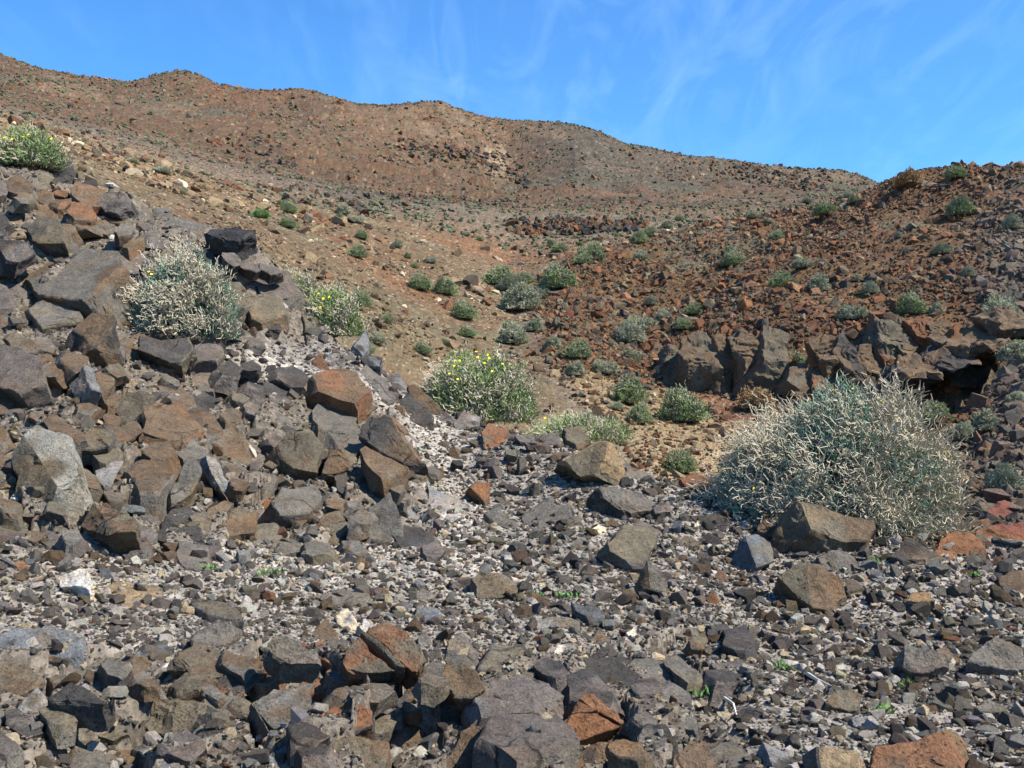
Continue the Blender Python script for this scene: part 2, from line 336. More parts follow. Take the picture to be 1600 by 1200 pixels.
# ------------------------------------------------------------------ the ground sheet
def build_terrain():
    az = np.concatenate([np.radians(np.linspace(-180, -42, 30))[:-1], np.arctan(np.linspace(-.9, -.54, 50))[:-1], np.arctan(np.linspace(-.54, .54, 700)), np.arctan(np.linspace(.54, .9, 50))[1:], np.radians(np.linspace(42, 180, 30))[1:]])
    def seg(a, b, n): return np.exp(np.linspace(math.log(a), math.log(b), n))[:-1]
    R = np.concatenate([seg(.6, 3.2, 16), seg(3.2, 8, 110), seg(8, 15.5, 130), seg(15.5, 30, 110), seg(30, 58, 130), seg(58, 130, 70), seg(130, 262, 130), seg(262, 880, 12), [880.]])
    A, Rr = np.meshgrid(az, R, indexing='ij'); na, nr = A.shape
    Ac = np.clip(A, -math.radians(43), math.radians(43)); px = np.clip(800+F*np.tan(Ac), -900, 2500)
    Y = Rr*np.cos(Ac)
    X, z, w = terrain(px.ravel(), Y.ravel())
    z = z.reshape(A.shape)
    # behind the camera: fade to one gentle slope so that both sides meet
    back = sst(math.radians(50), math.radians(170), np.abs(A)); z = z*(1-back)+back*(Rr*-.02)
    XX = Rr*np.sin(A); YY = Rr*np.cos(A)
    V = np.stack([XX, YY, z], -1).reshape(-1, 3)
    i = np.arange(na*nr).reshape(na, nr)
    a, b, c, d = i[:-1, :-1], i[1:, :-1], i[1:, 1:], i[:-1, 1:]
    Fc = np.stack([a, b, c, d], -1).reshape(-1, 4)
    V = np.vstack([V, [[0, 0, 0.0]]]); m = len(V)-1
    me = mesh_from('terrain', V, Fc, terrain_mat())
    bm = bmesh.new(); bm.from_mesh(me); bm.verts.ensure_lookup_table()
    for k in range(na-1): bm.faces.new((bm.verts[int(i[k, 0])], bm.verts[m], bm.verts[int(i[k+1, 0])]))
    bm.to_mesh(me); bm.free()
    me.polygons.foreach_set('use_smooth', np.ones(len(me.polygons), bool))
    # albedo of the ground by place
    X, Y, zf = V[:-1, 0], V[:-1, 1], V[:-1, 2]; pxr = px.ravel(); Yr = (Rr*np.cos(Ac)).ravel()
    X = Yr*(pxr-800)/F
    def lerp(c, c2, f): return c*(1-f[:, None])+np.array(c2)*f[:, None]
    n_ = lambda s, o, k, y=None: fbm(X/s, Yr/(y or s), o, k)
    row = w['row']
    col = np.tile(np.array([.215, .188, .155]), (len(X), 1))
    cream = creamy(pxr, row, X, Yr)
    col = lerp(col, (.50, .44, .36), cream*.7)
    col = lerp(col, (.125, .098, .066), w['oc']*.7)
    # left slope: ochre, orange near, speckled with pale chips
    lc = np.tile(np.array([.185, .118, .060]), (len(X), 1))
    lc = lerp(lc, (.225, .105, .045), sst(.0, .16, n_(5, 5, 61))*.65)
    lc = lerp(lc, (.175, .140, .075), sst(.02, .15, n_(7, 5, 62))*.8)
    lc = lerp(lc, (.33, .22, .11), sst(30, 50, Yr)*sst(520, 100, pxr)*.8)
    lc = lerp(lc, (.19, .15, .085), sst(640, 760, pxr)*sst(60, 36, Yr)*.5)
    col = lerp(col, (0, 0, 0), w['lf'])+lc*w['lf'][:, None]
    rc = np.tile(np.array([.168, .094, .042]), (len(X), 1))
    rc = lerp(rc, (.165, .075, .036), sst(.0, .16, n_(2.4, 4, 63, 4)))
    rc = lerp(rc, (.15, .12, .07), sst(.02, .16, n_(3.5, 4, 64, 6)))
    rc = lerp(rc, (.14, .115, .085), sst(1480, 1600, pxr)*sst(42, 36, Yr)*.8)
    rc = lerp(rc, (.175, .075, .055), sst(18, 14, Yr))
    rc = lerp(rc, (.30, .21, .105), w['sand']*.95)
    rc = lerp(rc, (.22, .10, .05), w['sand']*sst(.08, .2, n_(2.5, 3, 65)))
    col = lerp(col, (0, 0, 0), w['rh'])+rc*w['rh'][:, None]
    fc = np.tile(np.array([.118, .068, .036]), (len(X), 1))
    fc = lerp(fc, (.082, .054, .034), sst(-.03, .2, n_(22, 4, 66, 40)))
    fc = lerp(fc, (.135, .068, .034), sst(.02, .2, n_(16, 4, 67, 30)))
    fc = lerp(fc, (.095, .088, .055), sst(.08, .22, n_(12, 4, 68, 22))*.8)
    fc = lerp(fc, (.18, .105, .055), sst(250, 0, np.abs(pxr-640))*sst(150, 215, Yr)*.75)
    fc = lerp(fc, (.085, .068, .048), sst(780, 900, pxr)*sst(135, 175, Yr)*.7)
    fc = lerp(fc, (.16, .105, .052), sst(120, 95, Yr)*sst(560, 800, pxr)*.75)
    fc = lerp(fc, (.27, .185, .11), sst(26, 8, np.abs(pxr-775-(row-240)*.35))*sst(225, 240, row)*sst(285, 262, row)*far_only(Yr))
    tb = (zf+4*n_(40, 3, 72, 60))/3.1; tb = tb-np.floor(tb); bm_ = sst(.5, .62, tb)*sst(.95, .83, tb)*sst(-.06, .1, n_(30, 3, 73, 50))*sst(100, 130, Yr)
    fc = lerp(fc, (.062, .040, .028), bm_*.4)
    fc = lerp(fc, (.20, .135, .08), sst(.06, .2, n_(18, 4, 74, 26))*.45)
    col = lerp(col, (0, 0, 0), w['far'])+fc*w['far'][:, None]
    # pixel-fine stony speckle: chips paler and darker than their matrix
    cs = 2.**np.round(np.log2(np.clip(Yr/650., .02, .5)))
    ci = np.floor(X/cs); cj = np.floor(Yr/(cs*1.6)); sp = hf(ci, cj, 7, 9)
    k = (1-w['fg'])
    col = col*(1+k*(.55*(hf(ci, cj, 8, 9)-.5)))[:, None]
    col = lerp(col, (.45, .36, .24), k*(sp > .955)*(.75-.5*w['far'])*(1-w['rough']*.6))
    col = lerp(col, (.09, .115, .065), k*(sp < .05)*.75)
    ca = me.color_attributes.new('Col', 'FLOAT_COLOR', 'POINT')
    out = np.ones((len(V), 4), np.float32); out[:-1, :3] = np.clip(col, .01, .9); ca.data.foreach_set('color', out.ravel())
    fa = me.attributes.new('farness', 'FLOAT', 'POINT'); fo = np.zeros(len(V), np.float32); fo[:-1] = sst(12, 30, Yr); fa.data.foreach_set('value', fo)
    link('ground', me, kind='structure')
def far_only(Y): return sst(140, 160, Y)
def creamy(px, row, X, Y):
    """share of cream caliche grit among the dark gravel"""
    a = sst(90, 20, np.abs(row-885+(px-620)*-.05))*sst(250, 380, px)*sst(1000, 700, px)
    b = sst(75, 15, np.abs(px-(670+(row-640)*.30)))*sst(600, 640, row)*sst(900, 820, row)
    c = sst(30, 8, np.abs(row-(575+(px-420)*.28)))*sst(340, 380, px)*sst(720, 640, px)
    d = sst(80, 20, np.abs(row-1040))*sst(780, 900, px)*sst(1300, 1100, px)*.55
    e = .34*sst(600, 900, row)
    return np.clip(np.maximum.reduce([a, b, c, d, e])*(.75+1.3*fbm(X/.7, Y/.7, 3, 71)), 0, 1)
build_terrain()

# ------------------------------------------------------------------ rocks
def polytope(P):
    """vertices and faces of the convex body n.x <= d"""
    Nn = np.array([p[0] for p in P], float); L = np.linalg.norm(Nn, axis=1); Nn /= L[:, None]; D = np.array([p[1] for p in P], float)/L
    K = len(D); I = np.array([(a, b, c) for a in range(K) for b in range(a+1, K) for c in range(b+1, K)])
    A = Nn[I]; det = np.linalg.det(A); ok = np.abs(det) > 1e-5; I = I[ok]; A = A[ok]
    x = np.linalg.solve(A, D[I][..., None])[..., 0]
    tol = 1e-6+1e-5*np.abs(D).max()
    good = (x@Nn.T <= D+tol).all(1); x = x[good]
    V = []
    for q in x:
        if not any(np.linalg.norm(q-v) < tol*40 for v in V): V.append(q)
    V = np.array(V); faces = []
    if len(V) < 4: return None
    for k in range(K):
        on = np.where(np.abs(V@Nn[k]-D[k]) < tol*60)[0]
        if len(on) < 3: continue
        c = V[on].mean(0); n = Nn[k]; u = np.cross(n, (0, 0, 1.) if abs(n[2]) < .9 else (1., 0, 0)); u /= np.linalg.norm(u); v = np.cross(n, u)
        an = np.arctan2((V[on]-c)@v, (V[on]-c)@u); faces.append((k, on[np.argsort(an)]))
    return V, faces
def rock_mesh(P, size, base, alt, target=1300, bev=.022, rough=1.3, seed=0, name='rock', minedge=None, mat=None, steps=0.):
    r = polytope(P)
    if r is None: return None
    V, faces = r
    bm = bmesh.new(); lay = bm.faces.layers.float.new('facet'); vs_ = [bm.verts.new(v) for v in V]
    rr = random.Random(seed)
    for k, f in faces:
        try: fc = bm.faces.new([vs_[i] for i in f]); fc[lay] = rr.random()
        except ValueError: pass
    if bev: bmesh.ops.bevel(bm, geom=bm.edges[:], offset=size*bev*rr.uniform(.7, 1.3), segments=1, profile=.5, affect='EDGES', clamp_overlap=True)
    bmesh.ops.triangulate(bm, faces=bm.faces[:])
    L = minedge or size*math.sqrt(5.5/target)
    for _ in range(6):
        es = [e for e in bm.edges if e.calc_length() > L*1.45]
        if not es or len(bm.faces) > target*1.4: break
        bmesh.ops.subdivide_edges(bm, edges=es, cuts=1); bmesh.ops.triangulate(bm, faces=[f for f in bm.faces if len(f.verts) > 3])
    bm.normal_update()
    me = bpy.data.meshes.new(name); bm.to_mesh(me); bm.free()
    n = len(me.vertices); Vc = np.empty(n*3, np.float32); me.vertices.foreach_get('co', Vc); Vc = Vc.reshape(-1, 3).astype(float)
    off = rr.uniform(0, 90); q = Vc/size
    d = np.zeros_like(Vc)
    for fr, am in ((1.7, .075), (4.5, .042), (11, .026), (26, .014)):
        if fr*2 > 1.0/max(L/size, 1e-3)*1.2: continue
        for c_ in range(3): d[:, c_] += am*rough*vn3(q*fr+off+c_*13.7, 5+c_)
    Vc = Vc+d*size
    if steps:   # bedding steps
        ax = np.array([.2, .3, 1.]); ax /= np.linalg.norm(ax); t = (q@ax)*9+2.5*vn3(q*1.5+off, 3); fr_ = t-np.floor(t)
        Vc += (np.where(fr_ > .8, -1., 0.)*steps*size*.03)[:, None]*(Vc-Vc.mean(0))/size
    # conchoidal chips: the surface steps in and out between curved break lines
    cc = Vc.mean(0); od = (Vc-cc); od /= np.linalg.norm(od, axis=1)[:, None]+1e-9
    if target > 350:
        ch = vn3(q*2.6+off+5, 21)+.45*vn3(q*6+off, 22); stp = np.floor(ch*5.5)/5.5
        Vc = Vc+od*(stp*.12*size*min(rough, 1.5))[:, None]
    me.vertices.foreach_set('co', Vc.astype(np.float32).ravel())
    if base is not None:
        nf = len(me.polygons); fac = np.empty(nf, np.float32); me.attributes['facet'].data.foreach_get('value', fac)
        lv = np.empty(len(me.loops), np.int32); me.loops.foreach_get('vertex_index', lv)
        lt = np.empty(nf, np.int32); me.polygons.foreach_get('loop_total', lt); fl = np.repeat(fac, lt)
        pn = vn3((Vc/size)*2.3+off, 77)[lv]
        f = np.clip(sst(.45, .6, fl*.75+.25*rr.random()+pn*.9), 0, 1)[:, None]
        col = np.array(base)*(1-f)+np.array(alt)*f; col = col*(.88+.24*fl[:, None])
        ca = me.color_attributes.new('Col', 'FLOAT_COLOR', 'CORNER'); out = np.ones((len(lv), 4), np.float32); out[:, :3] = col; ca.data.foreach_set('color', out.ravel())
    me.polygons.foreach_set('use_smooth', np.ones(len(me.polygons), bool)); me.set_sharp_from_angle(angle=math.radians(24))
    me.update(); me.materials.append(mat or MAT_ROCK); return me
ALT = dict(olive='brown', brown='grey', rust='brown', grey='olive', mauve='grey', blue='dark', pale='olive', dark='mauve', white='cream', tan='olive', red='drust', lgrey='grey', char='dark', cream='white', drust='red')
def cam_ray(px, row): return np.array([(px-800)/F, 1., (600-row)/F])
TAKEN = []; HEADS = []
def head(label):
    for k in (' at ', ' with ', ' below', ' above', ' right', ' left', ' lower', ' beside', ' on ', ' in ', ' under', ' between', ' cut ', ' leaning', ' lying', ' standing', ' near', ' beneath', ' behind', ' touching', ' just', ' against', ' overhanging', ' curving', ' running', ' casting', ' from', ' along', ' tipped', ' wedged', ' roofing', ' forming', ' sticking', ' over ', ' by ', ' of ', ' split ', ' to ', ','):
        i = label.find(k)
        if i > 8: label = label[:i]
    return label.strip()
USED = set()
def unique(label, px, row, stem):
    if label in USED:
        near = sorted(HEADS, key=lambda q: (q[0]-px)**2+(q[1]-row)**2*1.5)[:5]
        for a in near:
            for b in near:
                l2 = f'{stem} between the {a[4]} and the {b[4]}'
                if a[4] != b[4] and l2 not in USED and len(l2.split()) <= 16 and label in USED: label = l2
    USED.add(label); return label
def beside(px, row):
    """where a rock lies, told by the nearest rock one can name"""
    c = min(HEADS, key=lambda q: ((q[0]-px)/(1+q[2]/120))**2+((q[1]-row)/(1+q[3]/120))**2*1.6)
    dx, dy = px-c[0], row-c[1]
    far = 'just ' if math.hypot(dx, dy) < 55 else ''
    return far+('left of' if dx < 0 else 'right of')+' the '+c[4] if abs(dx) > abs(dy)*1.1 else far+('above' if dy < 0 else 'below')+' the '+c[4]

def traced_rock(poly, colour, label, nx=None, b=None, flush=None, side=(-.30, .45), lift=0., thick=.7, crack=None, ymax=None, name='boulder', cat='rock', group=None, alt=None, rough=1., ridge_=None, target=1300, register=True, depth=None):
    """a rock whose visible face is a tilted plane standing on the slope; its outline is seen as in the photograph, its body runs back into the ground"""
    poly = np.array(poly, float); w = np.ptp(poly[:, 0]); h = np.ptp(poly[:, 1]); c = poly.mean(0)
    if flush is None: flush = .12 if lift >= .03 else .45
    seed = int(abs(c[0]*131+c[1]*17)) ; rr = random.Random(seed)
    if nx is None: nx = rr.uniform(-.30, .30)
    if b is None: b = rr.uniform(38, 62)
    b = math.radians(b)
    n = np.array([nx, -math.cos(b), math.sin(b)]); n /= np.linalg.norm(n)
    rowb = poly[:, 1].max()-.12*h
    Y = depth or hit(c[0], rowb, ymax or crest(c[0])+.5)
    Y = Y*(1-lift)
    if Y < 15.2 and flush: n = n*(1-flush)+ground_normal(c[0], Y)*flush; n /= np.linalg.norm(n)
    p0 = cam_ray(c[0], rowb)*Y+np.array([0, 0, CZ])
    size = max(w, h)*Y/F
    eye = np.array([0, 0, CZ])
    pts = [eye+cam_ray(*q)*(((p0-eye)@n)/(cam_ray(*q)@n)) for q in poly]
    pts = np.array(pts); cen = pts.mean(0); pts = pts+n*0
    # limit very oblique stretch
    span = np.linalg.norm(pts-cen, axis=1).max()
    th = thick*min(max(w, h*.8), max(h, w*.6))*Y/F
    P = [(n, n@cen), (-n, -(n@cen)+th)]
    # outline planes, order made consistent
    ar = sum(poly[i][0]*poly[(i+1) % len(poly)][1]-poly[(i+1) % len(poly)][0]*poly[i][1] for i in range(len(poly)))
    Q = pts if ar > 0 else pts[::-1]
    k = len(Q); lean = 1.
    for i in range(k):
        a, e = Q[i], Q[(i+1) % k]; ed = e-a; nn = np.cross(ed, n)
        if nn@(cen-a) > 0: nn = -nn
        L = np.linalg.norm(nn)
        if L < 1e-9: continue
        nn = nn/L; dd = nn@a
        # chamfer towards the viewer: this is what shapes the block
        cut = rr.random(); nn2 = nn+n*rr.uniform(.45, 1.3); nn2 /= np.linalg.norm(nn2)
        sideways = nn+n*rr.uniform(*side); sideways /= np.linalg.norm(sideways)
        P.append((sideways, sideways@a+0.0))
        if cut < .75: P.append((nn2, nn2@(a-nn*rr.uniform(.0, .05)*size)))
    if ridge_:   # a broken edge across the face: (px0,row0,px1,row1, tilt) lowers what lies to its left
        x0, y0, x1, y1, tl = ridge_
        A1 = eye+cam_ray(x0, y0)*(((cen-eye)@n)/(cam_ray(x0, y0)@n)); B1 = eye+cam_ray(x1, y1)*(((cen-eye)@n)/(cam_ray(x1, y1)@n))
        s = np.cross(B1-A1, n); s /= np.linalg.norm(s)
        if (s[0] > 0) == (tl > 0): s = -s
        m2 = n*math.cos(math.radians(abs(tl)))+s*math.sin(math.radians(abs(tl))); P.append((m2, m2@A1))
    P = [(q/np.linalg.norm(q), d/np.linalg.norm(q)) for q, d in P]
    org = cen-n*th*.35
    P = [(q, d-q@org) for q, d in P]
    base = C[colour]; al = C[alt or ALT[colour]]
    if register: TAKEN.append((c[0], c[1], w, h)); HEADS.append((c[0], c[1], w, h, head(label)))
    kw = dict(base=base, alt=al, target=target, seed=seed, rough=rough, mat=MAT_ROCK)
    if crack:
        root = link(name, None, label, cat, group, loc=org); parts = [P]
        for x0, y0, x1, y1 in crack:
            A1 = eye+cam_ray(x0, y0)*(((cen-eye)@n)/(cam_ray(x0, y0)@n)); B1 = eye+cam_ray(x1, y1)*(((cen-eye)@n)/(cam_ray(x1, y1)@n))
            s = np.cross(B1-A1, n+np.array([rr.uniform(-.15, .15), 0, 0])); s /= np.linalg.norm(s); g = size*.012; m_ = s@(A1-org); new = []
            for q in parts: new += [q+[(s, m_-g)], q+[(-s, -m_-g)]]
            parts = new
        for i, q in enumerate(parts):
            q = [(a_, d_-(rr.uniform(0, .03)*size if j == 0 else 0)) for j, (a_, d_) in enumerate(q)]
            me = rock_mesh(q, size, name='fragment', bev=.02, **{**kw, 'seed': seed+i, 'target': target*.7})
            if me: link('fragment', me, parent=root)
        return root
    me = rock_mesh(P, size, name=name, **kw)
    if me is None: print('EMPTY ROCK', label); return None
    return link(name, me, label, cat, group, loc=org)
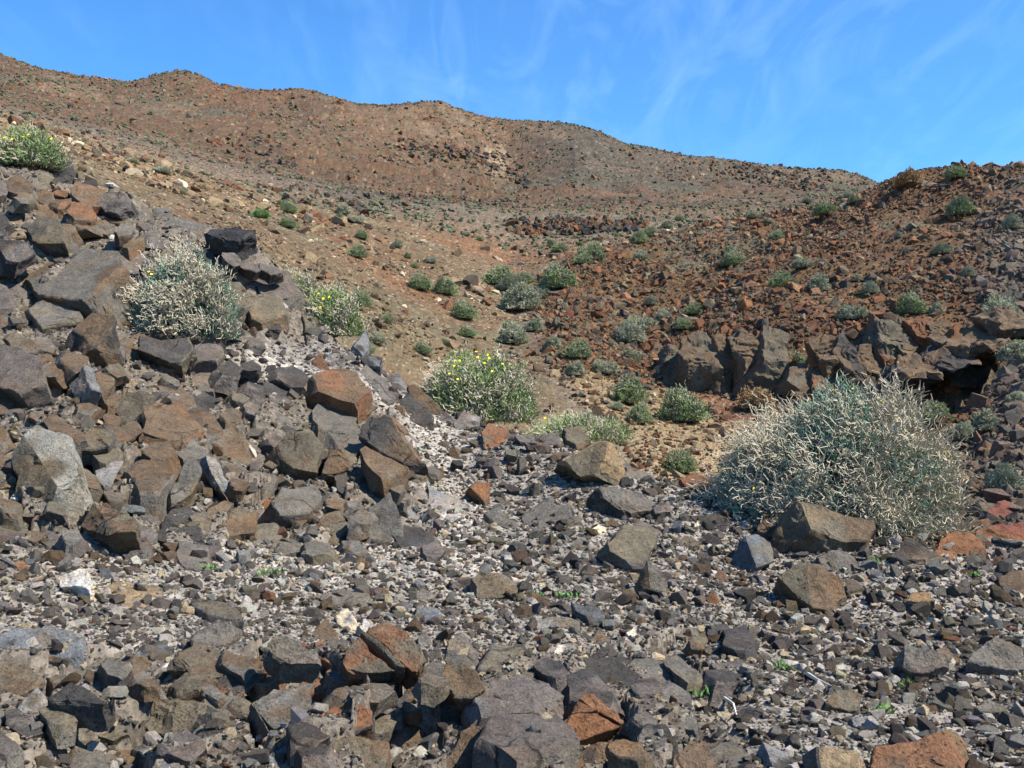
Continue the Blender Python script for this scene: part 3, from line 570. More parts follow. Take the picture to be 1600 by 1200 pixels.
# ------------------------------------------------------------------ the rocks one can point to (outline in photo pixels)
# colour | keyword options | outline | label
ROCKS = '''
pale|b=50 nx=.05 lift=.05 rg=45,690,85,750,38 t=2200|5,700 35,675 60,668 112,685 130,735 120,748 75,768 15,755|large pale grey-green boulder at the left edge with a dark hollow under its right side
lgrey|nx=.35 b=50 lift=.04 alt=blue rg=126,568,150,618,62|90,592 130,566 145,572 160,605 155,618 120,605 100,602|blue-grey pointed stone with a black shaded left side, above the big pale boulder
lgrey|b=55 nx=.2 alt=blue|148,735 165,722 193,720 180,748 160,768 147,765|pale blue-grey triangular plate beside the big pale boulder
blue|nx=.6 b=40 lift=.03 alt=lgrey th=.25|318,712 335,716 372,775 360,778 345,765 328,740|upright blue-grey slab with a bright narrow face leaning over a dark gap
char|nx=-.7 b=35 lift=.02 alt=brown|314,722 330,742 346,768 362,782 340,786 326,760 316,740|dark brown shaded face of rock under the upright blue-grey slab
olive|b=52 nx=-.05 lift=.05 rg=150,785,185,852,30 t=2200|105,815 145,783 200,790 215,820 212,850 185,855 160,838 110,842|olive rounded boulder overhanging the grit, lower left of the upright slab
grey|lift=.04 nx=.3|268,715 305,712 318,740 300,775 262,795 250,790 265,760|grey arched block curving down left of the upright slab
olive|lift=.03|175,625 200,610 245,615 240,645 215,665 190,668 178,650|olive-brown rounded block with dark underside below the blue-grey pointed stone
dark|nx=.1|300,622 320,612 362,640 360,660 340,658 305,640|dark wedge of rock above the brown cracked slab
olive||290,690 360,665 385,690 395,730 370,728 340,718 300,700|grey-brown block right above the upright blue-grey slab
mauve|lift=.07 b=52 t=1800|0,540 40,545 65,560 72,598 30,618 0,606|dark mauve boulder cut by the left edge with a long black shadow below
grey|lift=.03|112,690 140,665 180,675 170,698 140,703 115,700|grey leaf-shaped stone right of the big pale boulder
brown|b=62|190,772 215,765 255,775 250,785 215,800 195,795|low reddish-brown stone right of the pale triangular plate
dark|rough=1.7 alt=mauve|258,800 300,785 315,820 310,845 270,852 235,835|dark slaty block with ragged streaks right of the olive rounded boulder
olive|b=58 nx=.1 cr=335,835,358,800|313,835 328,792 352,780 402,800 398,826 345,840|olive slab with a thin crack, below the rust-topped slab
rust|b=58 cr=397,758,400,778|352,785 392,752 462,775 452,785 404,800 360,790|rust-orange slab split at its top edge
olive|b=62 t=1600|400,806 452,787 478,790 470,812 432,826 398,832|olive-brown slab running right of the cracked olive slab
tan|b=66|162,610 165,592 200,590 225,605 220,612 180,618|tan flat slab with a white pebble on it
brown|b=56|20,806 42,782 86,778 88,797 58,808|low brown stone under the big pale boulder
tan|b=62 alt=rust|82,770 100,762 117,768 102,777 88,776|small flat tan stone in the shadow of the big pale boulder
white|b=55|15,778 35,760 41,765 28,782|white splinter of stone below the big pale boulder
cream|b=50|74,812 85,802 97,808 96,822 82,823|rounded cream pebble left of the olive rounded boulder
olive|b=62 nx=.12 t=1800 cr=416,640,505,668;433,634,438,645|398,628 436,614 470,626 503,652 506,672 470,672 425,650|brown bedrock slab split by a long crack, below the violet grit
olive|b=60 alt=grey|398,640 440,650 500,674 498,690 440,682 402,672|grey-olive slab below the long cracked bedrock slab
olive|b=48 lift=.04 cr=500,732,510,697 t=2400 nx=.05|430,692 450,672 490,680 540,705 545,725 522,738 500,736 465,735 440,715|big olive-brown block with an upright crack and a black gap at its lower left
dark|nx=-.12 b=38 lift=.05 alt=brown rough=1.2 t=2600 rg=|555,684 578,650 600,648 628,665 668,718 640,727 610,712 575,694|big dark brown wedge-shaped boulder with a rust edge on its right
rust|nx=.55 b=60 th=.3|598,648 618,650 645,684 672,716 664,720 636,690 612,662|thin rust-orange rim stone along the right edge of the wedge-shaped boulder
olive|lift=.05 nx=.1|553,706 570,694 636,727 592,753 580,746 568,720|olive block beneath the wedge-shaped boulder
lgrey|b=55|445,746 465,738 497,742 494,765 478,771 450,758|light grey rounded stone under the big olive-brown block
grey|b=50|500,729 525,725 531,738 515,750|small light grey angular stone at the foot of the big olive-brown block
brown|rough=1.8 alt=dark|522,742 540,733 577,747 578,760 550,788 528,765|knobbly brown rock with hollows right of the light grey rounded stone
grey|lift=.02 alt=brown b=42|573,797 610,768 627,800 632,835 605,847 580,840 571,825|tall grey-brown block with a rounded face in the middle of the slope
olive|b=46|482,832 500,808 536,793 546,830 525,852 490,845|olive-grey slab left of the tall grey-brown block
grey|b=66 alt=lgrey cr=668,770,676,806 t=1600|630,778 668,752 742,790 740,806 665,815 636,804|flat pale grey cracked bedrock right of the tall grey-brown block
rust|lift=.03 nx=.3|733,762 745,752 765,754 768,774 755,784 744,772|small rust-brown stone standing on pale grit in the centre
mauve|rough=1.9 t=1800|552,604 570,566 600,585 638,618 610,632 572,622|rough dark mauve boulder at the crest left of the middle bush
mauve|rough=1.9 alt=dark|600,624 640,612 668,636 674,662 630,654 604,640|rough dark mauve boulder just below the crest, lower of two
blue|b=50 alt=dark|600,591 624,580 638,612 616,612|blue-grey slab tilted at the crest
brown|lift=.03 alt=mauve|635,603 650,600 678,625 660,634 640,627|brown stone against the left foot of the middle bush
lgrey|b=52 alt=mauve|709,656 724,641 750,650 748,670 725,677 709,668|light grey-mauve stone in front of the middle bush
olive|alt=rust b=50|750,676 765,662 795,668 798,700 780,709 755,700|olive boulder with a rust stain below the middle bush
dark|rough=1.9 alt=mauve|680,652 698,640 710,655 706,670 686,666|rough dark stone left of the light grey-mauve stone
mauve|b=56|714,682 745,676 750,692 725,694|low mauve stone below the light grey-mauve stone
olive|b=36 lift=.04 nx=-.05 rg=948,688,934,742,-40 t=2600 alt=tan|878,716 903,698 940,686 968,700 977,726 960,746 945,748 912,742 893,730|large tan-faced boulder standing alone on the crest right of centre
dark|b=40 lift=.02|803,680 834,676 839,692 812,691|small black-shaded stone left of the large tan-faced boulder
mauve||836,692 846,679 874,674 880,694 860,701|mauve stone just left of the large tan-faced boulder
olive|rough=1.6|878,670 912,667 921,688 900,695 882,688|crumbly olive stone behind the large tan-faced boulder
grey|b=66 alt=olive t=1600|810,803 848,782 890,790 907,815 852,833 818,830|flat grey-olive slab in the dark gravel right of centre
grey|b=55|755,802 780,793 818,826 800,832 770,820|grey angular stone touching the left end of the flat grey-olive slab
dark|rough=1.7 lift=.03 alt=grey t=1800|934,762 975,764 1010,778 1016,800 990,806 965,795 940,776|row of dark ragged rock below the large tan-faced boulder
dark|rough=1.5 lift=.02|1020,792 1034,780 1048,790 1048,800 1022,803|small dark ragged rock right of the dark ragged row
grey|lift=.04 b=62 alt=olive th=.4 t=1800|948,846 972,820 1010,822 1028,836 1026,852 1006,883 985,877 955,860|thick grey-olive slab tipped towards the viewer with shadow at its left
mauve|b=60|962,836 1000,816 1024,820 1036,838 1015,843|dark mauve stone behind the thick grey-olive slab
grey|b=36 lift=.03 nx=.25 rg=1010,875,1018,918,60 alt=brown|990,905 1009,874 1025,884 1045,905 1041,926 1015,921 995,916|pyramid-shaped stone with a brown left face and a grey right face
grey|b=60|883,852 904,840 921,852 931,866 894,869|low grey stone with a pale streak left of the thick slab
tan|b=50 alt=cream|922,826 935,819 948,825 946,836 930,838|small cream-tan knobbly stone right of centre
white|b=45|1083,820 1090,814 1100,828 1092,835|small pure white stone left of the brown boulder by the big bush
olive|b=60|1057,846 1070,834 1096,846 1085,856 1066,856|small olive stone below the small white stone
brown|rough=1.3|1051,884 1058,873 1075,884 1072,896 1056,894|small square brown stone right of the pyramid-shaped stone
brown|b=66 alt=grey|1097,891 1130,889 1141,905 1116,913|flat pinkish-brown stone in the gravel below the big bush
grey|b=38 lift=.02 rough=1.3 t=1800|738,902 752,890 806,905 808,925 780,936 746,936|grey block with a white streaked top and a black left end
white|b=72 th=.15 nx=.1|744,893 758,888 808,903 804,911 770,904|white crust along the top of the grey block in the centre
drust|b=58 alt=red|1060,746 1085,738 1110,744 1114,756 1090,766 1072,760|rusty red stone at the left foot of the big bush
mauve|b=55|975,742 986,730 1010,735 1021,750 990,756|mauve stone right of the large tan-faced boulder
lgrey|b=48|1052,774 1068,770 1071,785 1056,794|pale square stone left of the big bush
dark|rough=1.3 alt=mauve|1075,804 1110,798 1142,806 1136,835 1110,826|broad dark stone under the left edge of the big bush
brown|b=42 lift=.05 nx=.18 rg=1250,782,1268,842,55 alt=olive t=3000|1228,838 1246,782 1262,780 1290,787 1368,806 1376,830 1362,853 1320,853 1290,843 1240,841|large brown-grey boulder leaning against the front of the big bush
brown|lift=.02 alt=grey|1182,826 1195,800 1211,800 1222,828 1205,836 1186,830|small brown-grey boulder left of the large boulder by the big bush
blue|b=50 lift=.03 rg=1166,836,1182,884,62 nx=.25 alt=grey t=1800|1150,870 1160,836 1182,834 1206,846 1209,875 1186,886 1160,882|angular blue-grey boulder with a black left side below the big bush
olive|b=42 lift=.03 rg=1262,888,1266,946,-20 t=2600 alt=brown|1213,900 1245,882 1287,880 1310,890 1314,930 1305,946 1270,949 1243,930|big squat olive-brown boulder standing in the gravel at right
mauve|rough=1.2 b=52|1274,866 1302,855 1336,870 1346,895 1320,901 1286,890|mauve-grey boulder between the squat boulder and the leaning boulder
dark|rough=1.9 lift=.03 alt=mauve t=1600|1385,866 1400,846 1430,840 1456,856 1450,871 1410,876|dark layered rock below the right end of the big bush
grey|rough=1.5|1414,886 1440,871 1469,868 1461,886 1436,894|crumbling grey rock below the dark layered rock
blue|b=60 th=.3|1350,890 1370,889 1398,912 1386,919 1366,906|slanting blue-grey plate right of the squat boulder
tan|alt=rust b=48|1333,907 1347,892 1366,914 1338,919|small tan-orange stone beside the squat boulder
tan|alt=olive b=55 lift=.02|1414,939 1425,925 1450,922 1461,940|tan-olive flat-topped stone at right
brown|alt=grey|1329,931 1345,920 1365,925 1364,946 1336,950|rounded brown-grey stone right of the squat boulder
brown|b=45 alt=mauve t=1500|1556,902 1580,893 1606,890 1606,938 1585,932 1564,916|pinkish-brown boulder cut by the right edge
grey|b=62 alt=mauve|1553,950 1606,946 1606,972 1568,966|flat pinkish-grey stone at the right edge under the pinkish-brown boulder
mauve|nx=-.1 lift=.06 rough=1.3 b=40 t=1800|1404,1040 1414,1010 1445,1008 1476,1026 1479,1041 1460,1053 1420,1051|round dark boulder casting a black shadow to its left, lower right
brown|alt=mauve b=45|1462,1017 1478,1008 1502,1030 1495,1046 1478,1046|brown stone leaning on the round dark boulder
lgrey|lift=.05 b=56 nx=.05 alt=grey t=2200|1515,1032 1530,1005 1560,998 1585,1003 1606,1016 1606,1046 1560,1046 1525,1036|large smooth grey boulder at the lower right edge
drust|b=50 alt=brown|1560,1048 1606,1036 1606,1058 1572,1058|reddish stone wedged under the large smooth grey boulder
olive|b=40 alt=brown lift=.02 t=1500|1290,1099 1305,1079 1330,1074 1347,1086 1345,1106 1330,1111 1300,1106|rounded brown boulder near the white stick
rust|b=55 nx=.05 lift=.03 rg=1478,1140,1490,1210,-35 alt=brown t=3200|1362,1172 1372,1160 1420,1145 1490,1132 1514,1146 1524,1212 1366,1212|large rust-brown boulder cut by the bottom edge at lower right
grey|b=60 alt=tan lift=.03 t=1600|1274,1162 1340,1170 1362,1212 1282,1212|tan-grey slab at the bottom edge left of the large rust-brown boulder
dark|b=42 nx=.3 alt=lgrey|1196,1160 1236,1176 1270,1206 1256,1214 1212,1212|dark slanting slab with a pale rim at the bottom edge
grey|b=62 alt=lgrey|1520,1072 1540,1067 1557,1086 1536,1081|small grey plate below the large smooth grey boulder
grey|lift=.05 b=65|1522,1102 1545,1090 1572,1106 1562,1112 1532,1108|grey tilted plate over a black gap at lower right
grey|b=50|1349,1103 1366,1091 1382,1100 1372,1112|small grey stone right of the rounded brown boulder
lgrey|b=58 alt=olive|1325,1121 1355,1117 1371,1130 1350,1144 1333,1136|pale olive flat stone below the rounded brown boulder
lgrey|b=70 alt=mauve th=.35 nx=.05 lift=.02 t=2600|738,1087 780,1062 850,1044 868,1070 912,1080 885,1101 848,1106 820,1116 746,1122|large flat pale grey-mauve slab at bottom centre
rust|b=45 nx=.1 lift=.03 alt=drust cr=907,1092,945,1118;917,1112,968,1112 t=3000|872,1152 903,1092 915,1080 945,1084 962,1105 985,1120 966,1141 925,1152 884,1166|bright rust-orange cracked rock at bottom centre
dark|b=40 nx=-.05 alt=brown t=1800|880,1186 926,1158 962,1158 968,1212 884,1212|dark rock at the bottom edge beneath the rust-orange cracked rock
char|rough=1.2 b=42 alt=grey t=2200|984,1180 1010,1130 1042,1130 1057,1160 1052,1212 995,1212|dark grey rounded boulder at the bottom edge right of the rust-orange rock
blue|b=55 alt=grey t=1500|1006,1112 1050,1108 1085,1119 1092,1146 1052,1136 1020,1130|grey-blue slab right of the rust-orange cracked rock
tan|b=52 alt=brown lift=.02 t=1500|1052,1178 1080,1150 1106,1160 1134,1212 1055,1212|tan-brown block at the bottom edge right of the dark grey boulder
tan|b=68 alt=grey|984,1090 1000,1081 1030,1079 1042,1110 1010,1110|flat tan stone above the grey-blue slab
grey|b=55|1090,1146 1125,1124 1147,1135 1120,1157|grey stone right of the grey-blue slab
blue|b=60 lift=.03|893,941 935,950 944,961 925,971 901,956|blue-grey triangular plate in the gravel at centre
dark|alt=brown|919,1001 935,984 957,1000 951,1009 925,1009|small dark brown stone above the big pale grey-mauve slab
mauve||993,1000 1021,980 1030,1000 1010,1006|small mauve stone, left of a grey pair in the lower gravel
grey||1027,1000 1050,984 1062,995 1045,1011|small grey pointed stone beside the small mauve stone
olive|lift=.04 nx=.2 rg=1075,985,1080,1014,70|1074,1002 1100,985 1108,1000 1101,1015 1080,1013|small olive block with a black shaded left side
white|alt=lgrey b=50|865,1016 870,1005 900,1004 906,1030 885,1033 868,1028|pinkish-white block in the gravel above the big pale slab
dark|rough=1.3|1145,1116 1165,1100 1190,1109 1201,1126 1180,1131 1150,1121|dark ragged stone left of the rounded brown boulder
olive|b=58|1150,1091 1175,1075 1186,1096 1165,1101|small olive-grey stone above the dark ragged stone
grey|b=50 alt=mauve|1110,1036 1150,1030 1181,1036 1170,1049 1120,1046|long low dark-grey stone with pale specks
olive|b=68 alt=lgrey|818,977 850,965 905,970 906,986 880,991|flat light olive plate left of the blue-grey triangular plate
brown|b=50 alt=dark|1030,936 1045,925 1085,940 1080,947 1040,946|low dark brown stone below the pyramid-shaped stone
cream|b=50|978,989 990,981 995,990 988,998|small cream-yellow stone in the lower gravel
olive|b=50 nx=.05 lift=.03 alt=rust cr=588,1000,640,1046;570,998,598,1026 t=3200|535,1032 560,988 600,970 640,984 662,1025 645,1051 610,1048 545,1052|big olive and rust boulder with a diagonal crack, lower left of centre
olive|b=68 alt=grey t=1600|460,942 500,925 545,918 580,922 586,945 560,966 510,966 466,960|flat olive-grey slab above the diagonally cracked boulder
cream|b=50 alt=blue|524,962 545,950 562,975 555,991 530,993|cream and blue-grey stone wedged behind the diagonally cracked boulder
rust|b=50 alt=brown|483,990 510,967 522,985 531,1001 505,1011 490,1006|rust-brown stone left of the diagonally cracked boulder
mauve|b=50 nx=.05 lift=.10 rough=1.3 t=2600|404,1016 430,995 465,995 500,1020 503,1062 470,1056 440,1038 410,1036|pinkish-grey boulder roofing a black hollow, lower left
drust|b=48 alt=dark nx=.1|335,1067 355,1055 420,1047 416,1061 346,1100|rusty slanting slab left of the black hollow
brown|b=58 nx=.1 cr=396,1102,432,1144 t=1800|394,1102 430,1075 492,1070 484,1104 440,1146 424,1141|brown slab below the black hollow, split along its left edge
rust|b=50 alt=dark|484,1118 520,1100 552,1094 580,1110 582,1131 540,1152 490,1142|brown stone with an orange top below the diagonally cracked boulder
brown|b=42 nx=-.05 alt=dark rg=640,1075,612,1180,-25 t=3000|603,1150 618,1092 660,1060 702,1108 700,1132 650,1166 612,1190|tall brown rock with a dark streaked right side at bottom left of centre
olive|b=44 lift=.03 rough=1.2 t=1600|688,1068 695,1040 720,1030 745,1054 762,1076 740,1090 710,1090|olive block with dark ribs left of the big pale grey-mauve slab
brown|b=42 lift=.02 alt=rust cr=712,1142,770,1136 t=3000|690,1184 715,1140 755,1114 778,1130 802,1180 792,1212 700,1212|brown pyramid-shaped rock at the bottom edge below the big pale slab
blue|b=56 alt=grey|647,966 655,945 685,949 691,965 680,979 650,975|blue-grey four-sided stone in the pale grit at centre
lgrey|b=48|652,995 665,983 675,1000 665,1021 655,1021|light grey upright chip right of the diagonally cracked boulder
mauve|b=48 alt=dark|668,1022 685,1005 693,1030 676,1042|small dark mauve stone right of the light grey upright chip
mauve|b=50|698,1002 720,985 741,1010 746,1022 700,1026|mauve stone above the olive block with dark ribs
brown|b=48|645,936 660,918 678,930 675,943|small pointed brown stone above the blue-grey four-sided stone
char|b=45 alt=brown|524,884 540,862 582,880 576,889|dark brown pointed stone on the pale grit
brown|b=58 alt=olive t=1500|488,1184 506,1160 545,1150 602,1160 602,1212 492,1212|low brown bedrock at the bottom edge left of the tall brown rock
dark|b=45 alt=blue|412,1184 450,1160 482,1170 476,1212 414,1212|dark blue-black rock at the bottom edge, lower left
olive|b=70 alt=tan t=1600|128,942 180,908 255,912 250,936 215,956 150,951|flat olive slab in the gravel, lower left
olive|b=68 alt=grey t=1600|253,942 315,925 370,945 392,990 370,996 320,962 270,956|flat grey-olive slab right of the flat olive slab
mauve|b=40 lift=.04 rough=1.3 t=1600|300,1000 310,980 340,965 363,975 361,1002 345,1019 302,1012|dark mauve boulder with a white quartz patch
white|b=52 th=.2|332,986 342,975 362,970 360,980 345,987|white quartz patch on the dark mauve boulder
white|b=50 lift=.04 rough=2.2 t=1500|91,902 100,890 130,889 152,910 140,919 95,914|ragged white pumice-like stone, lower left
brown|b=52 alt=blue t=2600 rough=1.2 nx=.1|-6,992 20,975 45,972 118,983 140,1000 132,1022 85,1032 30,1022 -6,1006|long banded brown and blue-grey rock at the left edge
brown|b=50 alt=olive nx=.1 t=2000|-8,1030 25,1027 62,1055 55,1076 25,1096 -8,1086|smooth brown boulder cut by the left edge, lower left
lgrey|b=48 alt=olive|29,1106 60,1068 71,1085 71,1116 55,1119 32,1116|pale grey upright stone right of the smooth brown boulder
dark|b=60 lift=.07 alt=olive t=1600|71,1091 110,1065 135,1075 171,1095 165,1104 125,1101 80,1096|dark slab roofing a black gap at lower left
dark|b=45 alt=mauve|108,1116 130,1105 165,1106 161,1131 135,1141 110,1131|dark mauve rock under the roofing slab
char|b=42 lift=.03 rough=1.8 alt=olive t=3600|163,1112 176,1094 225,1091 270,1100 332,1110 326,1131 290,1156 260,1151 200,1151 180,1141|big charcoal boulder with deep hollows at lower left
dark|b=42 rough=1.2 alt=mauve t=2400|288,1152 310,1135 360,1129 392,1165 386,1186 350,1194 320,1181|dark grey boulder right of the big charcoal boulder
olive|b=58 alt=lgrey|368,1121 395,1109 431,1145 425,1166 400,1166|olive-grey slab between the dark grey boulder and the split brown slab
pale|b=66 alt=olive|90,1156 110,1144 156,1155 136,1176 105,1176|pale olive flat stone at the lower left corner
dark|b=50|155,1066 180,1054 206,1070 200,1081 175,1081|dark stone above the big charcoal boulder
blue|b=62|209,1021 245,1005 270,1010 266,1026 225,1031|blue-grey flat stone, lower left gravel
mauve|b=48 alt=white|229,1046 245,1030 270,1030 278,1041 265,1056 240,1051|mauve stone with a white crust, lower left gravel
tan|b=58 alt=rust|-6,882 35,875 46,888 25,896 -6,894|orange-brown stone at the left edge above the gravel
mauve|b=50|9,932 25,917 41,935 22,942|rounded mauve stone at the left edge
grey|b=58 alt=brown rough=.7 lift=.03 t=3200|38,432 48,400 62,380 105,383 180,385 197,415 150,456 130,466 60,464|huge smooth grey-brown slab in the upper left outcrop
olive|b=50 lift=.03 alt=dark t=1600|38,356 60,338 85,340 100,360 98,379 60,381 45,375|domed olive boulder above the huge smooth slab
char|b=45 lift=.05 alt=mauve t=1500|-6,384 -6,372 45,378 51,395 28,412 6,406|charcoal boulder at the left edge of the upper outcrop
tan|b=60 alt=olive|-6,354 30,336 38,352 40,370 -6,373|flat olive-tan slab at the left edge under a dark ledge
brown|b=50 lift=.02|5,294 14,278 34,270 52,285 50,302 30,307|brown boulder near the left bush on the crest
char|alt=mauve b=48|-6,300 20,294 29,315 15,336 -6,337|dark boulder at the left edge below the crest bush
dark|rough=1.8 alt=char t=1500|60,264 82,250 112,252 119,272 90,287 70,281|rough dark rock forming the crest below the left bush
char|b=45 lift=.02|122,292 135,280 151,280 150,293 138,297|small dark stone on the crest
dark|rough=1.4 lift=.04 t=1500|150,318 165,300 190,297 204,310 203,323 180,332 160,329|round dark boulder on the crest of the upper outcrop
brown|b=48|120,372 130,367 156,368 159,386 135,391 121,385|reddish-brown square block in the upper outcrop
brown|b=60 lift=.04|178,359 190,348 211,354 206,366 185,371|small brown stone with a black shadow in the upper outcrop
olive|b=62 lift=.04|189,385 225,365 224,374 200,388|thin tilted olive slab in the upper outcrop
char|b=62 lift=.09 rough=1.6 nx=-.1 alt=dark t=2000|314,366 325,345 352,344 376,350 399,348 399,364 370,376 345,371|black overhanging ledge of lava sticking out on the skyline of the outcrop
grey|b=52 rough=1.3|224,346 240,325 266,325 271,341 250,351|grey-brown boulder on the outcrop crest
mauve|b=52 rough=1.3 t=1500|240,352 262,342 300,340 322,350 316,376 280,381 250,376|mauve-grey mass of rock left of the black overhanging ledge
blue|b=52 alt=brown|-6,472 40,474 62,490 30,516 -6,522|blue-grey and rust slab at the left edge, middle height
brown|b=48 lift=.04 alt=dark rg=120,515,150,548,30 t=2200|60,552 100,520 140,485 176,489 181,520 150,541 100,553|rust-topped boulder with a dark pitted left face
dark|b=52 alt=mauve t=1500|118,552 150,544 195,525 201,550 185,566 140,566|dark mauve-grey rock under the rust-topped boulder
drust|b=48 alt=brown|180,517 185,490 240,489 256,521 220,526|two-toned rust-brown block below the upper left bush
olive|b=48 lift=.03 rough=1.4 alt=dark t=1800|214,547 220,525 260,519 300,519 306,541 285,572 240,561|broken olive block under the upper left bush
brown|b=56 cr=190,575,236,604 t=1600|180,582 185,560 250,560 272,590 240,607 215,601|brown slab with a long black crack beneath it
mauve|b=52 rough=1.2|268,592 300,560 336,570 336,611 300,611 270,602|mauve-grey boulder right of the brown slab with a black crack
tan|b=58 alt=olive lift=.02 t=1500|385,472 410,455 440,464 446,486 410,502 394,496|smooth tan-olive slab right of the upper left bush
dark|b=50 alt=mauve|435,456 464,449 471,480 476,500 455,501 440,481|dark tall stone behind the smooth tan-olive slab
pale|b=56 alt=mauve|364,502 395,495 421,515 400,531 370,531|pale pinkish slab at the right foot of the upper left bush
olive|b=46 alt=grey|470,492 490,494 497,531 480,536|grey-olive stone at the left foot of the crest bush with yellow flowers
blue|b=66 alt=mauve t=1400|430,547 460,538 520,549 526,571 510,576 440,556|low blue-grey bedrock below the crest bush with yellow flowers
rust|b=40 alt=drust|486,567 500,552 517,580 506,583|small upright rust-brown stone on the violet grit
grey|b=46|524,562 550,549 562,575 545,587 530,582|grey stone left of the charcoal crest stone
char|b=46 alt=blue lift=.03|562,560 575,553 598,559 596,573 570,572|charcoal angular crest stone
char|b=30 alt=blue|550,540 572,514 580,540 566,555|black upright stone standing on the crest
'''  # the charcoal face under the upright slab carries its shade as colour
def parse_rocks():
    for ln in ROCKS.strip().split('\n'):
        colour, opts, pts, label = ln.split('|'); kw = {}
        for o in opts.split():
            k, v = o.split('=')
            if not v: continue
            if k == 'cr': kw['crack'] = [tuple(float(a) for a in s.split(',')) for s in v.split(';')]
            elif k == 'rg': kw['ridge_'] = tuple(float(a) for a in v.split(','))
            elif k == 't': kw['target'] = int(v)
            elif k == 'th': kw['thick'] = float(v)
            elif k == 'alt': kw['alt'] = v
            else: kw[{'nx': 'nx', 'b': 'b', 'lift': 'lift', 'rough': 'rough'}[k]] = float(v)
        poly = [tuple(float(a) for a in p.split(',')) for p in pts.split()]
        w = max(p[0] for p in poly)-min(p[0] for p in poly); kw.setdefault('target', 1100 if w > 45 else 600)
        traced_rock(poly, colour, label, name='boulder' if w > 42 else 'rock', **kw)
parse_rocks()
# red scoria knobs and cliff buttresses across the gully
FARROCKS = '''
red|b=50 rough=2.2 ym=16 t=2600|1458,882 1470,838 1500,826 1535,846 1530,884|red crumbly scoria mass on the far side of the crest, right of the big bush
red|b=58 rough=2.2 ym=18 t=2400|1512,840 1560,818 1606,812 1606,852 1545,868|long red scoria ledge at the right edge
drust|b=48 rough=2 ym=16|1536,800 1556,784 1590,780 1606,800 1604,815 1550,814|dark red knob above the long red scoria ledge
drust|b=48 rough=1.6 ym=30|1395,800 1440,790 1462,806 1452,830 1400,830|dark red rock hidden behind the right end of the big bush
'''
for ln in FARROCKS.strip().split('\n'):
    colour, opts, pts, label = ln.split('|'); kw = dict(o.split('=') for o in opts.split())
    poly = [tuple(float(a) for a in p.split(',')) for p in pts.split()]
    traced_rock(poly, colour, label, name='scoria_rock', b=float(kw['b']), rough=float(kw['rough']), ymax=float(kw['ym']), target=int(kw.get('t', 1400)), register=False)
# buttresses: rounded columns of lava along the foot of the red slope
BUT = [(1098,604,52,95,'olive','leftmost rounded lava buttress above the sandy patch, black hollow at its left'),(1136,602,36,80,'brown','second rounded lava buttress above the sandy patch'),
 (1168,604,34,100,'olive','tall rounded buttress ribbed by a pale vein above the sandy patch'),(1205,604,44,105,'olive','broad dark buttress left of the shrub on the cliff foot'),
 (1292,600,30,90,'brown','narrow buttress behind the top of the big bush, left of a deep black cleft'),(1318,596,26,92,'dark','grey-faced buttress between two black clefts'),
 (1345,590,34,62,'brown','brown buttress carrying the round shrub'),(1392,560,50,70,'olive','broad grey-green buttress under a pale streak'),
 (1440,548,36,62,'drust','reddish buttress left of the long diagonal shadow'),(1472,545,34,55,'brown','short brown buttress at the end of the cliff'),
 (1280,620,28,40,'rust','low rust-coloured knob at the cliff foot behind the big bush'),(1385,632,28,44,'tan','tan upright block beside the black cave'),
 (1362,628,18,40,'dark','dark narrow block left of the tan upright block'),(1065,600,26,52,'brown','small brown buttress left of the leftmost rounded one'),
 (1048,575,24,40,'drust','dark rusty knob on the slope left of the buttresses'),(1450,590,60,34,'dark','dark roof of rock over the black cave'),(1500,600,40,30,'brown','brown rock at the right lip of the black cave')]
_r = random.Random(77)
for _i in range(34):
    _x = 1045+_i*16.5+_r.uniform(-8, 8); _y = np.interp(_x, [1045, 1100, 1250, 1400, 1500, 1600], [598, 606, 606, 585, 560, 520])+_r.uniform(-22, 4)
    if _x > 1610: continue
    BUT.append((_x, _y, _r.uniform(22, 44), _r.uniform(24, 58), _r.choice(['olive', 'brown', 'dark', 'drust', 'brown']), None))
for i, (bx, by, bw, bh, colr, lab) in enumerate(BUT):
    if lab is None: lab = {'olive': 'olive', 'brown': 'brown', 'dark': 'dark', 'drust': 'rusty'}[colr]+(' broken crag ' if bw < 33 else ' broad broken crag ')+beside(bx, by-bh*.4); lab = unique(lab, bx, by-bh*.4, 'broken crag')
    Y = hit(bx, by-2, 40); X = Y*(bx-800)/F; zb = CZ+Y*(600-by)/F; w = bw*Y/F; h = bh*Y/F
    rr = random.Random(900+i); P = []
    for k in range(14):
        a = k/14*6.283+rr.uniform(-.2, .2); s = rr.uniform(.85, 1.1)
        P.append((np.array([math.cos(a), math.sin(a), rr.uniform(-.3, .7)]), (.5*w*abs(math.cos(a))+(.55*w+.35*h)*abs(math.sin(a)))*s))
    for k in range(4):
        a = rr.uniform(0, 6.28); P.append((np.array([.6*math.cos(a), .6*math.sin(a), 1.]), h*rr.uniform(.55, .72)))
    P.append((np.array([rr.uniform(-.2,.3), -.9, 1.]), h*.55)); P.append((np.array([0, 0, 1.]), h*.66)); P.append((np.array([0, 0, -1.]), h*.55))
    P = [(q/np.linalg.norm(q), d/np.linalg.norm(q)) for q, d in P]
    me = rock_mesh(P, max(w, h), np.array(C[colr])*.95, np.array(C['brown'])*.95, target=3200, bev=.03, rough=1.5, seed=i, name='buttress')
    HEADS.append((bx, by-bh*.4, bw, bh, head(lab)))
    link('lava_buttress', me, lab, 'outcrop', 'lava buttresses along the cliff foot', loc=(X, Y+w*.35, zb+h*.34))
